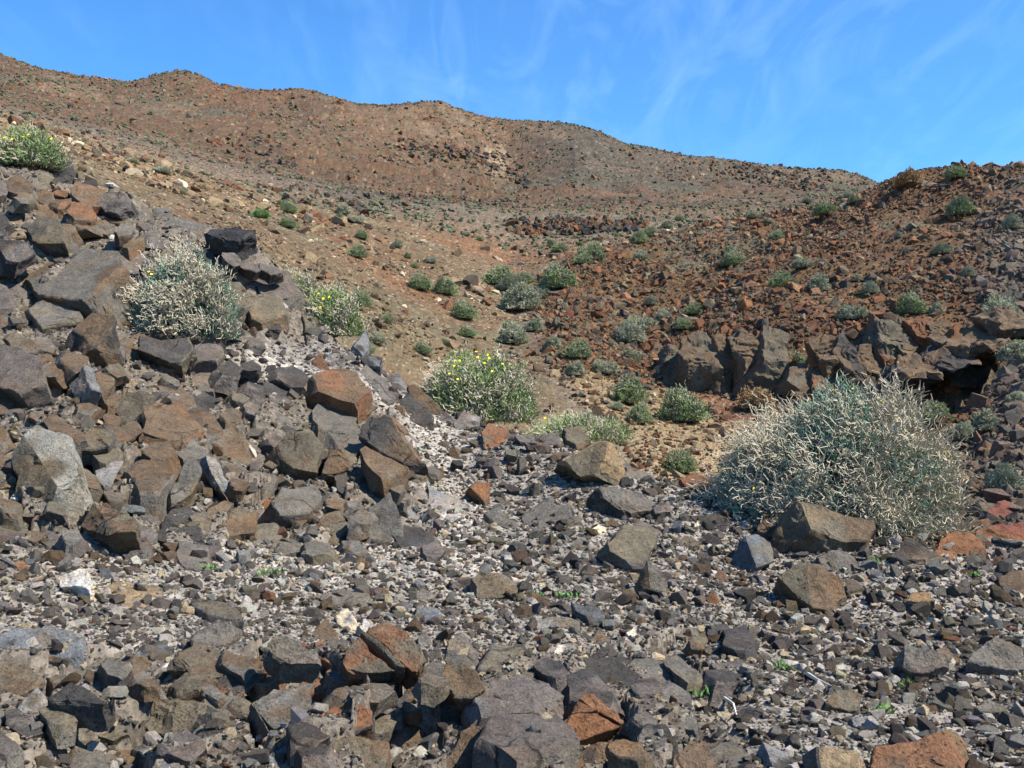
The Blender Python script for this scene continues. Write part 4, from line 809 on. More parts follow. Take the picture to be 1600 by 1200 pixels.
for i, (bx, by, bw, bd, lab) in enumerate([(1425, 588, 52, .8, 'dark slab added to shade the left end of the black cave'), (1478, 572, 56, .95, 'broad dark slab added to shade the middle of the black cave'),
        (1532, 545, 54, .8, 'brown slab added to cast the long diagonal shadow'), (1583, 512, 48, .7, 'brown slab added to cast the upper end of the long diagonal shadow')]):  # slabs added to throw shade into the hollow and along the diagonal
    Y = 25.4+i*.15; X = Y*(bx-800)/F; zc = CZ+Y*(600-by)/F; w = bw*Y/F; rr = random.Random(50+i); P = []
    for k in range(9):
        a = k/9*6.283+rr.uniform(-.2, .2); P.append((np.array([math.cos(a), math.sin(a), rr.uniform(-.3, .5)]), .62*w*abs(math.cos(a))+bd*abs(math.sin(a))))
    P += [(np.array([.1, -.35, 1.]), .34), (np.array([-.3, -.2, 1.]), .4), (np.array([0, -.2, -1.]), .30), (np.array([.3, .1, -1.]), .36)]
    P = [(q/np.linalg.norm(q), d/np.linalg.norm(q)) for q, d in P]
    me = rock_mesh(P, 2*bd, C['dark' if i < 2 else 'brown'], C['brown'], target=3000, bev=.03, rough=2.6, seed=60+i, name='ledge')
    o = link('shade_slab', me, lab, 'outcrop', 'overhanging slabs added to shade the black cave', loc=(X, Y+.2, zc)); o.rotation_euler = (0, -.22, 0)
# white stick and pale straw
def tube(name, pts, r0, r1, mat, k=5):
    V = []; Fc = []
    pts = [np.array(p, float) for p in pts]
    for i, p in enumerate(pts):
        d = pts[min(i+1, len(pts)-1)]-pts[max(i-1, 0)]; d /= np.linalg.norm(d); u = np.cross(d, (0, 0, 1.)); u /= np.linalg.norm(u)+1e-9; v = np.cross(d, u); r = r0+(r1-r0)*i/(len(pts)-1)
        for j in range(k): a = j/k*6.283; V.append(p+r*(math.cos(a)*u+math.sin(a)*v))
    for i in range(len(pts)-1):
        for j in range(k): Fc.append((i*k+j, i*k+(j+1) % k, (i+1)*k+(j+1) % k, (i+1)*k+j))
    return mesh_from(name, V, Fc, mat)
def stick(pix, r, label, up=.04):
    pts = []
    for q in pix:
        Y = hit(*q, 16); pts.append(np.array([0, 0, CZ])+cam_ray(*q)*Y+np.array([0, -.01, up]))
    link('stick', tube('stick', pts, r, r*.4, MAT_STICK), label, 'stick')
stick([(1261,1064),(1274,1072),(1298,1084)], .012, 'bleached white stick lying left of the rounded brown boulder')
stick([(1131,1102),(1145,1112),(1150,1130)], .010, 'short curved pale root in the lower gravel')
stick([(1198,826),(1208,833),(1218,839)], .008, 'thin pale twig lying below the brown boulder by the big bush')
# ------------------------------------------------------------------ bushes of zigzag twigs
def twig_mesh(name, mat, n, R, seed, seglen=.045, segs=4, rad=.0045, shell=(.45, 1.0), zig=.95, keep=None, up=.25, straight=False, sides=3, holes=0, lumpy=1.):
    """n zigzag twigs inside a half-ellipsoid of radii R"""
    g = np.random.default_rng(seed); R = np.array(R, float)
    m = int(n*4.2); d = g.normal(size=(m, 3)); d[:, 2] = np.abs(d[:, 2]); d /= np.linalg.norm(d, axis=1)[:, None]
    rr = g.uniform(shell[0]**2, shell[1]**2, m)**.5
    lump = 1+lumpy*(.24*vn3(d*2.3+seed, 3)*2+.18*vn3(d*6+seed, 4)*2)
    p = d*rr[:, None]*R*lump[:, None]
    if holes: kk = vn3(p/holes+seed, 9)+.5*vn3(p/holes*2.3, 10) > .03; p = p[kk]; d = d[kk]; m = len(p)
    dirn = d*.8+g.normal(size=(m, 3))*.75; dirn[:, 2] += up; dirn /= np.linalg.norm(dirn, axis=1)[:, None]
    if keep is not None:
        k = keep(p/R, g); p = p[k]; dirn = dirn[k]
    p = p[:n]; dirn = dirn[:n]; m = len(p)
    pts = [p]; side = np.cross(dirn, g.normal(size=(m, 3))); side /= np.linalg.norm(side, axis=1)[:, None]+1e-9; sg = 1.
    for s in range(segs):
        z = 0 if straight else zig*g.uniform(.6, 1.2, (m, 1)); st = dirn+side*sg*z+g.normal(size=(m, 3))*.2; st /= np.linalg.norm(st, axis=1)[:, None]
        pts.append(pts[-1]+st*seglen*g.uniform(.6, 1.35, (m, 1))); sg = -sg
        if s % 2: side = np.cross(dirn, g.normal(size=(m, 3))); side /= np.linalg.norm(side, axis=1)[:, None]+1e-9
    # a side twig forking from the first bend
    A = np.concatenate([pts[i] for i in range(segs)]+[pts[1]]); fk = dirn-side*zig*1.1+g.normal(size=(m, 3))*.3; fk /= np.linalg.norm(fk, axis=1)[:, None]
    B = np.concatenate([pts[i+1] for i in range(segs)]+[pts[1]+fk*seglen])
    q = B[:, 2] > 0.0; A = A[q]; B = B[q]
    ax = B-A; L = np.linalg.norm(ax, axis=1)[:, None]; ax /= L; u = np.cross(ax, (0.3, .5, .8)); u /= np.linalg.norm(u, axis=1)[:, None]+1e-9; v = np.cross(ax, u)
    r = rad*g.uniform(.7, 1.3, (len(A), 1)); V = []
    for j in range(sides):
        a = j/sides*6.2832; o = u*math.cos(a)+v*math.sin(a); V += [A+o*r, B+o*r*.75]
    V = np.stack(V, 1).reshape(-1, 3); k = np.arange(len(A))[:, None]*(2*sides); Fc = []
    for j in range(sides):
        j2 = (j+1) % sides; Fc.append(k+np.array([2*j, 2*j2, 2*j2+1, 2*j+1])[None])
    return mesh_from(name, V, np.concatenate(Fc), mat)
def flower_mesh():
    V = [(0, 0, .3)]; Fc = []
    for i in range(12): a = i/12*6.2832; r = 1. if i % 2 == 0 else .72; V.append((math.cos(a)*r, math.sin(a)*r, 0.45 if i % 2 == 0 else .35))
    V.append((0, 0, -.6))
    for i in range(12): Fc += [(0, 1+i, 1+(i+1) % 12), (13, 1+(i+1) % 12, 1+i)]
    return mesh_from('flower', V, Fc, MAT_YEL)
FLOWER = flower_mesh()
def bush(px, row, w, h, label, seed, nd, ng, flowers, depth=None, ymax=None, green='teal', keepd=None, keepg=None, rad=.0045, seglen=.045, cat='bush', deep=.8, sink=.06, scale_=1.):
    Y = depth or hit(px, row, ymax or crest(px)+.5); k = Y/F
    R = (w*k/2, w*k/2*deep, h*k)
    X, z, _ = T(px, Y+R[1]*.5); base = np.array([Y*(px-800)/F*(1+R[1]*.5/Y), Y+R[1]*.5, CZ+Y*(600-row)/F])
    root = link('thorn_bush', None, label, cat, 'zigzag thorn bushes on the near slope', loc=base)
    s = Y/11.
    if nd: link('dry_twigs', twig_mesh('dry_twigs', MAT_DRY, nd, R, seed, seglen, 6, rad, keep=keepd, holes=.15, lumpy=.8), parent=root)
    if ng: link('green_stems', twig_mesh('green_stems', MAT_GREEN if green == 'teal' else MAT_LEAF, ng, R, seed+1, seglen*.9, 3, rad*.95, keep=keepg, up=.5, zig=.6, lumpy=.6), parent=root)
    # woody stems from the base
    g = random.Random(seed); V = []; Fc = []; 
    for i in range(14):
        a = g.uniform(0, 6.28); e = g.uniform(.2, 1.2); t = np.array([math.cos(a)*math.cos(e)*R[0], math.sin(a)*math.cos(e)*R[1], math.sin(e)*R[2]])*.75
        p = [np.array([0, 0, -sink])+np.array([g.uniform(-.1, .1), g.uniform(-.1, .1), 0])*R[0]]
        for q in range(1, 6): p.append(t*q/5+np.array([g.uniform(-1, 1) for _ in range(3)])*R[0]*.05)
        me = tube('x', p, .014, .005, MAT_WOOD, 4); n0 = len(V); vv = np.empty(len(me.vertices)*3); me.vertices.foreach_get('co', vv); V += list(vv.reshape(-1, 3)); Fc += [tuple(n0+j for j in pl.vertices) for pl in me.polygons]; bpy.data.meshes.remove(me)
    link('woody_stems', mesh_from('woody_stems', V, Fc, MAT_WOOD), parent=root)
    for fx, fr in flowers:   # where the photograph shows a bloom: on the near surface of the crown
        dx = ((fx-px)*k)/R[0]; dz = ((row-fr)*k)/R[2]; q = max(0., 1-dx*dx-dz*dz)**.5
        o = link('flower', FLOWER, parent=root, loc=(dx*R[0]*1.04, -q*R[1]*1.1-.03, dz*R[2]*1.04+.02)); o.scale = [2.4*k]*3; o.rotation_euler = (g.uniform(.5, 1.2), g.uniform(-.4, .4), 0)
    return root
def kA(p, g):   # green along the top, left flank and right shoulder of the big bush
    w = sst(.55, .95, p[:, 2])*.8+sst(-.55, -.95, p[:, 0])*.55+sst(.55, .9, p[:, 0])*.6*sst(.1, .4, p[:, 2])+.22+.9*vn3(p*3+4, 8)
    return g.uniform(size=len(p)) < np.clip(w, 0, 1)
def kB(p, g): return g.uniform(size=len(p)) < np.clip(.8-.5*sst(.5, 1, p[:, 2])+.5*vn3(p*3, 2), .15, 1)
big = bush(1306, 838, 362, 214, 'huge rounded thorn bush with beige zigzag twigs and green shoots behind the brown boulder', 11, 11000, 5200,
     [(1331,620),(1370,639),(1484,728),(1493,743),(1490,762),(1160,768),(1300,622),(1474,718)], depth=9.5, keepg=kA, keepd=kB, rad=.0040, seglen=.06, deep=.75)
bush(745, 662, 192, 108, 'wide low green bush dotted with yellow flowers at the centre of the crest', 21, 1700, 4800,
     [(693,570),(714,570),(713,578),(721,570),(748,565),(763,561),(770,586),(719,598),(758,574),(765,566),(745,556),(785,575),(850,657),(706,590)], depth=13.6, green='leaf', rad=.0055)
bush(283, 530, 176, 142, 'upper left thorn bush of beige twigs and blue-green shoots on the outcrop', 31, 4200, 3200, [(252,437),(247,433)], keepg=lambda p, g: g.uniform(size=len(p)) < np.clip(.5+1.2*vn3(p*2.2+3, 5)+.2*p[:, 0], .1, 1), rad=.0048, deep=.6)
bush(520, 525, 96, 72, 'small green bush with yellow flowers on the crest right of the tan-olive slab', 41, 600, 1900, [(502,464),(511,472),(499,488),(508,486),(520,470)], depth=14.2, green='leaf', rad=.0055)
bush(44, 258, 112, 56, 'blue-green bush with yellow flowers on the crest at the far left', 51, 500, 2300, [(55,222),(5,218),(26,223),(82,217),(40,226),(60,218)], depth=15, rad=.0055, green='leaf')
bush(-60, 262, 100, 50, 'blue-green bush on the crest beyond the left edge', 52, 300, 1100, [], depth=15, rad=.0055)
bush(452, 462, 84, 28, 'low pale straggly bush behind the dark tall stone', 61, 900, 500, [(458,436),(461,432)], depth=15.1, green='leaf', rad=.005)
bush(905, 694, 170, 40, 'low fresh green herb patch behind the crest stones', 71, 300, 1500, [], depth=13, green='leaf', rad=.0045, cat='herb')
bush(560, 640, 60, 30, 'low straw tuft clinging under the middle crest boulders', 81, 500, 120, [], depth=13.4, rad=.004, cat='tuft') if False else None
# ------------------------------------------------------------------ shrubs farther off: six shapes, each copied with its parts
def proto_shrub(seed, mats, R, n, rad):
    return [('crown', twig_mesh('crown', mats[0], n, R, seed, .05, 3, rad, shell=(.3, 1), zig=.8, up=.6, holes=.16)), ('shoots', twig_mesh('shoots', mats[1], n//2, R, seed+5, .05, 3, rad, shell=(.6, 1.06), zig=.6, up=.9, holes=.2)),
            ('stems', twig_mesh('stems', MAT_WOOD, 60, (R[0]*.5, R[1]*.5, R[2]*.6), seed+9, .09, 4, .01, shell=(.0, .6), zig=.3, up=1.))]
KINDS = {'s': (proto_shrub(1, (MAT_SAGE, MAT_LEAF), (.5, .45, .62), 1500, .0085), 'rounded'), 'g': (proto_shrub(2, (MAT_SAGE2, MAT_SAGE), (.5, .45, .55), 1500, .0085), 'grey'),
         'w': (proto_shrub(3, (MAT_SAGE2, MAT_SAGE), (.5, .4, .36), 1300, .0085), 'spreading'), 'd': (proto_shrub(4, (MAT_GOLD, MAT_GOLD), (.5, .42, .42), 1300, .0085), 'dry golden'),
         'v': (proto_shrub(5, (MAT_VIVID, MAT_LEAF), (.5, .45, .45), 1300, .0085), 'fresh green')}
SHR = '''1424,292,46,d|golden dry shrub on the skyline where the right hill meets the far ridge
1497,282,32,s|green shrub on the crest of the right hill, second from the skyline notch
1292,338,34,s|dark green round shrub alone near the top left of the red slope
1505,340,44,s|round olive shrub casting a shadow to its left, high on the red slope
1337,320,18,s|small green shrub right of the dark green round one
1262,318,18,w|faint pale shrub at the left end of the hill crest
1325,310,14,g|tiny grey shrub just under the hill crest
1215,376,22,s|small green shrub with a dark streak below, upper left of the red slope
1147,420,36,s|green shrub in the middle of the upper red slope
1142,400,24,w|flat shrub directly above the green one in mid slope
1224,453,38,s|left shrub of the pair on the red slope
1281,458,34,g|right shrub of the pair on the red slope, with a dark hollow at its left
1256,424,34,w|wide pale shrub above the pair
1475,400,34,w|spreading shrub with a diagonal shadow on the right slope
1405,374,14,g|tiny grey shrub in the middle of the upper right slope
1427,494,44,s|large round sage shrub above the cliff buttresses
1465,494,24,g|small grey-green shrub right of the large round sage shrub
1515,434,24,g|upright grey shrub on the grey scree at right
1335,502,46,w|low wide shrub on the lip above the cliff
1362,462,26,g|thin shrub beside a bleached stick on the slope
1585,362,30,g|dark green shrub near the right edge, high up
1572,492,52,w|broad dark shrub above the long diagonal shadow
1572,528,62,g|big pale shrub below the diagonal shadow at the right edge
1592,570,48,g|pale shrub hard against the right edge
1242,584,44,s|round shrub at the cliff foot, directly above the big bush
1378,574,28,s|round bright shrub sitting on a brown buttress
1330,602,34,w|low shrub between the buttresses, just over the big bush
1503,576,36,g|grey shrub on the roof of the black cave
1540,582,44,v|vivid green plant right of the cave roof
1463,668,48,s|dark green shrub below the black cave
1507,694,38,g|olive-grey shrub with a black shadow to its left, below the cave
1546,676,44,g|grey-brown shrub right of the two below the cave
1578,775,66,g|large dark grey shrub at the right edge behind the crest
1590,640,30,g|small shrub at the right edge beneath the vivid plant
1068,664,68,s|largest shrub on the sandy patch with shadow at its foot
1000,664,40,s|small green shrub left of the largest sandy-patch shrub
985,634,50,s|tall dark shrub at the left end of the sandy patch
962,642,24,w|little shrub leaning on the tall dark one
1066,742,48,s|dull green shrub low on the sandy patch, behind the crest stones
1188,645,60,d|dry brown cushion shrub behind the left shoulder of the big bush
1166,612,30,g|dry grey shrub at the foot of the tall buttress
1038,502,26,g|grey shrub with a black hollow beneath, left part of the red slope
1068,518,28,s|green shrub right of the black hollow
1086,496,28,s|green shrub above the one by the black hollow
1002,520,50,w|pale shrub strip along a light gully in the red slope
985,540,46,g|pale grey shrub at the lower end of the light gully
1018,480,24,g|wispy shrub at the upper end of the light gully
904,564,36,s|yellow-green shrub on the lower left of the red slope
865,548,28,g|sage shrub at the left rim of the red slope
945,588,46,w|grey straggly shrub above the tall dark one
900,590,34,g|grey shrub in the gully bed, right side
985,570,36,g|pale shrub just left of the small rusty knob
872,456,54,s|dark green shrub where the gully turns, largest of its group
925,410,42,s|bright green shrub at the top left corner of the red slope
912,416,26,s|small shrub joined to the left of the bright green one
1000,382,28,s|green shrub on the crest of the red slope, left part
1015,370,24,s|twin shrub just above the crest shrub
1043,357,20,w|flat pale shrub farther up the crest
1062,345,14,s|tiny shrub on the bench above the crest
1002,408,24,g|grey shrub a little below the crest of the red slope
875,394,24,s|small pale green shrub on the bare slope left of the red hill
862,388,16,s|tiny green shrub next to the pale green one
906,384,10,v|tiny dark green shrub on the bare bench
1178,344,22,w|pale shrub on the bench, right of centre
1200,350,18,w|small pale shrub below the one on the bench
1340,440,18,g|small grey shrub between red boulders
800,458,50,w|low green shrub chain in the upper gully, left part
780,448,44,s|round green shrub at the head of the gully
822,444,24,s|dark small shrub right of the round one at the gully head
815,488,56,g|wide sage shrub filling the gully bed
840,470,40,w|sage shrub above the wide one in the gully bed
796,484,34,g|grey shrub at the left end of the gully bed
800,540,44,g|pale dry shrub in the gully behind the middle bush
835,520,30,g|faint shrub beside the rim of the red slope
655,455,34,s|dark shrub, left of the pair in the middle of the ochre slope
695,462,34,s|green shrub, right of the pair in the middle of the ochre slope
723,502,36,s|sage shrub below the pair on the ochre slope
730,528,26,s|small shrub under the sage one
558,405,28,s|dense green shrub beside an orange rock band
562,482,34,s|round olive shrub right of the small flowering crest bush
450,334,24,s|green shrub on the ochre slope, upper of two on the left
448,357,28,s|green shrub on the ochre slope, lower of two on the left
404,342,28,v|dark green shrub left of the two, near the outcrop
438,322,12,s|tiny shrub above the upper green one
535,336,24,g|grey-green shrub near the bend of the ochre slope
530,347,18,s|small shrub under the grey-green one
557,349,20,w|flat shrub right of the bend
564,374,20,s|green shrub above a small dark rock
605,506,20,s|small round sage shrub on bare ochre ground
588,540,28,g|pale grey shrub above the upright black crest stone
660,555,28,s|dark shrub with bare ground around it, left of the middle bush
620,388,20,w|faint green patch shrub at mid slope
637,404,12,s|tiny shrub above the dark pair
672,412,20,w|pale green shrub above the right one of the pair
647,420,12,s|dot-like shrub above the dark one of the pair
475,452,28,s|olive shrub just behind the low pale straggly bush
388,418,34,g|sage shrub right of the upper left bush
283,305,18,w|small shrub on the ochre slope above the black ledge
250,272,26,w|pale flat shrub high on the left ochre slope
205,255,18,w|faint shrub beyond the crest boulders
696,540,14,s|tiny shrub left of the sage gully plants
750,378,12,s|tiny shrub on the smooth bench
728,370,14,w|faint shrub on the smooth bench
572,555,26,g|faint grey tuft behind the upright black crest stone'''
def put_shrub(px, row, w, kind, label):
    """stands the shrub on whatever ground the photograph shows under it"""
    Y = _RY[_RY > crest(px)+2.5]; p = np.full(Y.shape, float(px)); X, z, _ = terrain(p, Y); r = 600+F*(CZ-z)/Y
    m = np.where(r <= row)[0]; i = m[0] if len(m) else int(np.argmin(r)); Yh = Y[i]; s = w*Yh/F
    parts, _ = KINDS[kind]
    rr = random.Random(int(px*7+row)); root = link('desert_shrub', None, label, 'shrub', 'shrubs scattered on the slopes beyond the crest', loc=(Yh*(px-800)/F, Yh+s*.25, z[i]+.08*s))
    root.scale = (s*rr.uniform(.92, 1.1), s*rr.uniform(.9, 1.1), s*rr.uniform(.85, 1.15)); root.rotation_euler = (0, 0, rr.uniform(0, 6.28))
    for nm, me in parts: link(nm, me, parent=root)
for ln in SHR.split('\n'):
    a, lab = ln.split('|'); x, y, w, k = a.split(','); put_shrub(float(x), float(y), float(w), k, lab)

# ------------------------------------------------------------------ loose stones: shared shapes
def stone_proto(seed, flat=.7, target=110, rough=1.2, name='stone', mat=MAT_STONE, jag=11):
    g = np.random.default_rng(seed); P = []
    for k in range(jag):
        n = g.normal(size=3); n /= np.linalg.norm(n); P.append((n, g.uniform(.30, .5)*(flat+(1-flat)*(1-abs(n[2])))))
    for s in (1, -1):
        for ax in range(3): n = np.zeros(3); n[ax] = s; P.append((n, .5*(flat if ax == 2 else 1)))
    me = rock_mesh(P, 1., None, None, target=target, bev=.03, rough=rough, seed=seed, name=name, mat=mat)
    return me
PROTO = [stone_proto(100+i, flat=[.45, .6, .8, .7][i % 4], target=260) for i in range(16)]
SMALL = [stone_proto(200+i, flat=[.45, .6, .8, .7][i % 4], target=50, rough=.8) for i in range(12)]
CRAG = [stone_proto(300+i, flat=[.8, 1.][i % 2], target=200, rough=2.2, name='crag', mat=MAT_HILL, jag=9) for i in range(10)]
pal_fg = [('grey', .26), ('mauve', .24), ('brown', .14), ('olive', .12), ('dark', .10), ('lgrey', .06), ('blue', .025), ('rust', .02), ('white', .02), ('tan', .01)]
CNAME = dict(grey='grey', mauve='mauve-grey', brown='brown', olive='olive-brown', dark='dark grey', lgrey='light grey', blue='blue-grey', rust='rusty orange', white='white', tan='tan', cream='cream', char='charcoal')
def place_name(px, row):
    v = 'in the fractured outcrop' if outcrop_w(np.array([px]), np.array([row]))[0] > .5 else 'in the loose gravel'
    if row < 560: return v+' on the upper left slope'
    if row > 1020: return v+(' at the lower left' if px < 550 else ' at the bottom centre' if px < 1050 else ' at the lower right')
    if px < 400: return v+' at the left'
    if px > 1100: return v+' below the big bush'
    return v+' in the middle of the slope'
# fractured blocks filling the outcrop between the named boulders, then single loose stones
def free(px, row, k=.55):
    for c0, c1, w, h in TAKEN:
        if abs(px-c0) < w*k and abs(row-c1) < h*k+4: return False
    return True
g = random.Random(5); nb = 0; tries = 0
while nb < 290 and tries < 14000:
    tries += 1; px = g.uniform(-40, 1250); row = g.uniform(270, 1190)
    if outcrop_w(np.array([px]), np.array([row]))[0] < g.random(): continue
    cr = 600+F*(CZ-float(zbase(np.array([px]), np.array([crest(px)]))[0]))/crest(px)
    if row < cr+6: continue
    sc = np.interp(row, [250, 500, 800, 1200], [46, 56, 66, 105])*g.choice((.5, .65, .9, 1.2, 1.5))
    if not free(px, row, .42) : continue
    if any(abs(px-c0) < (w+sc)*.29 and abs(row-c1) < (h+sc*.6)*.29 for c0, c1, w, h in TAKEN): continue
    k = g.choice((5, 6, 6, 7)); asp = g.uniform(.40, .72); ang = g.uniform(-.1, .6)
    poly = []
    for i in range(k):
        a = -(i+g.uniform(-.3, .3))/k*6.2832; x, y = math.cos(a)*sc*.55, math.sin(a)*sc*.55*asp
        poly.append((px+x*math.cos(ang)-y*math.sin(ang), row+x*math.sin(ang)+y*math.cos(ang)))
    cf = float(fbm(np.array([px/150.]), np.array([row/110.]), 2, 91)[0])+g.uniform(-.06, .06)
    colr = 'dark' if cf < -.16 else 'mauve' if cf < -.07 else 'grey' if cf < .02 else 'olive' if cf < .11 else 'brown' if cf < .27 else 'rust'
    shape = g.choice(['angular', 'broken', 'flat-faced', 'cracked-off']); HB = beside(px, row)
    stem = f'{"small" if sc < 46 else "mid-sized"} {CNAME[colr]} {shape} block'
    traced_rock(poly, colr, unique(f'{"small" if sc < 46 else "mid-sized"} {CNAME[colr]} {shape} block {HB}', px, row, stem), b=g.uniform(30, 66), nx=g.uniform(-.4, .45), flush=.85, side=(-.4, .8), lift=g.choice((0, .01, .02, .04)), name='block', cat='rock', group='broken blocks wedged between the boulders', target=520, rough=g.uniform(.9, 1.7), thick=.9)
    nb += 1
def tonejit(c, r): 
    c = np.array(C[c]); return tuple(np.clip(1.15*c*r.uniform(.75, 1.25)*np.array([r.uniform(.95, 1.05), 1, r.uniform(.93, 1.07)]), .02, .8))
ns = 0; tries = 0
while ns < 285 and tries < 9000:
    tries += 1; px = g.uniform(-10, 1610); row = g.uniform(560, 1195)
    cr = 600+F*(CZ-float(zbase(np.array([px]), np.array([crest(px)]))[0]))/crest(px)
    if row < cr+4 or not free(px, row, .5): continue
    if outcrop_w(np.array([px]), np.array([row]))[0] > .6 and g.random() < .6: continue
    sc = np.interp(row, [600, 900, 1200], [13, 18, 27])*g.choice((.7, .85, 1, 1, 1.3, 1.7))
    Yh = hit(px, row, crest(px)+.4); s = sc*Yh/F; X, z, _ = T(px, Yh)
    colr = g.choices([c for c, _ in pal_fg], [w for _, w in pal_fg])[0]
    stem = f'{CNAME[colr]} stone'
    o = link('stone', g.choice(PROTO), unique(f'{"small" if sc < 22 else "fist-sized" if sc < 32 else "larger"} {CNAME[colr]} stone {beside(px, row)}', px, row, stem), 'stone', 'single loose stones on the gravel', loc=(float(X[0]), Yh, float(z[0])+s*.06))
    o.rotation_euler = (g.uniform(-.5, .5), g.uniform(-.5, .5), g.uniform(0, 6.28)); o.scale = (s*g.uniform(.9, 1.3), s*g.uniform(.8, 1.1), s*g.uniform(.5, .9))
    o['tone'] = tonejit(colr, g); TAKEN.append((px, row, sc*.7, sc*.5)); ns += 1

# ------------------------------------------------------------------ what nobody could count: one object each, instanced by geometry nodes
def scatter(name, P, S, Rt, tone, protos, label, cat, pcol=None):
    n = len(P); me = bpy.data.meshes.new(name); me.vertices.add(n); me.vertices.foreach_set('co', np.asarray(P, np.float32).ravel())
    for nm, arr in (('scl', S), ('rot', Rt), ('tone', tone)):
        a = me.attributes.new(nm, 'FLOAT_VECTOR', 'POINT'); a.data.foreach_set('vector', np.asarray(arr, np.float32).ravel())
    a = me.attributes.new('idx', 'INT', 'POINT'); a.data.foreach_set('value', RNG.integers(0, len(protos), n).astype(np.int32))
    o = link(name, me, label, cat, kind='stuff')
    coll = bpy.data.collections.new(name+'_shapes')
    for i, m_ in enumerate(protos):
        q = bpy.data.objects.new(f'{name}_shape', m_); coll.objects.link(q)
    ng = bpy.data.node_groups.new(name, 'GeometryNodeTree')
    ng.interface.new_socket('Geometry', in_out='INPUT', socket_type='NodeSocketGeometry'); ng.interface.new_socket('Geometry', in_out='OUTPUT', socket_type='NodeSocketGeometry')
    gi = N(ng, 'NodeGroupInput'); go = N(ng, 'NodeGroupOutput'); mp = N(ng, 'GeometryNodeMeshToPoints'); ip = N(ng, 'GeometryNodeInstanceOnPoints'); ci = N(ng, 'GeometryNodeCollectionInfo')
    ci.inputs[0].default_value = coll; ci.inputs['Separate Children'].default_value = True; ci.inputs['Reset Children'].default_value = True
    def attr(nm, dt):
        q = N(ng, 'GeometryNodeInputNamedAttribute', data_type=dt); q.inputs[0].default_value = nm; return q.outputs[0]
    er = N(ng, 'FunctionNodeEulerToRotation'); ng.links.new(attr('rot', 'FLOAT_VECTOR'), er.inputs[0])
    ng.links.new(gi.outputs[0], mp.inputs[0]); ng.links.new(mp.outputs[0], ip.inputs['Points']); ng.links.new(ci.outputs[0], ip.inputs['Instance'])
    ip.inputs['Pick Instance'].default_value = True; ng.links.new(attr('idx', 'INT'), ip.inputs['Instance Index'])
    ng.links.new(er.outputs[0], ip.inputs['Rotation']); ng.links.new(attr('scl', 'FLOAT_VECTOR'), ip.inputs['Scale']); ng.links.new(ip.outputs[0], go.inputs[0])
    o.modifiers.new('instances', 'NODES').node_group = ng
    return o
def pick(pal, n):
    names = [p[0] for p in pal]; w = np.array([p[1] for p in pal]); k = RNG.choice(len(names), n, p=w/w.sum()); c = np.array([C[q] for q in names])[k]
    return c*RNG.uniform(.7, 1.3, (n, 1))*RNG.uniform(.95, 1.05, (n, 3))
def near_gravel():
    n = 150000
    px = RNG.uniform(-450, 2050, n); q = RNG.uniform(size=n)
    yc = crest(px); a = RNG.uniform(1/ (yc+.6), 1/2.6, n); Y1 = 1/a; Y2 = np.exp(RNG.uniform(math.log(5), np.log(yc+.6))); Y = np.where(q < .55, Y1, Y2)
    X, z, w = terrain(px, Y)
    row = w['row']; cw = creamy(px, row, X, Y); oc = w['oc']
    keep = RNG.uniform(size=n) > oc*.2; px, Y, X, z, row, cw, oc = (v[keep] for v in (px, Y, X, z, row, cw, oc)); n = len(X)
    s = (.013+.015*RNG.pareto(2.3, n)); s = np.clip(s, .012, .13)*np.clip(Y/8., .62, 1.4)
    tone = pick(pal_fg[:7]+[('rust', .01), ('white', .03)], n)*1.2
    wh = RNG.uniform(size=n) < np.clip(cw*.66+.15, 0, .68); k = wh.sum(); tone[wh] = pick([('white', .6), ('cream', .3), ('lgrey', .4)], k); s[wh] = np.clip(s[wh]*1.15, .015, .075)
    bluish = (np.abs(px-480) < 120) & (np.abs(row-575) < 45); tone[bluish] = tone[bluish]*.7+np.array([.20, .18, .20])*.3
    S = s[:, None]*RNG.uniform(.7, 1.3, (n, 3)); Rt = np.stack([RNG.normal(0, .5, n), RNG.normal(0, .5, n), RNG.uniform(0, 6.28, n)], 1)
    P = np.stack([X, Y, z+s*RNG.uniform(-.05, .3, n)], 1)
    scatter('gravel', P, S, Rt, tone, SMALL, 'dark grey and cream lava gravel covering the near slope between the boulders', 'gravel')
near_gravel()
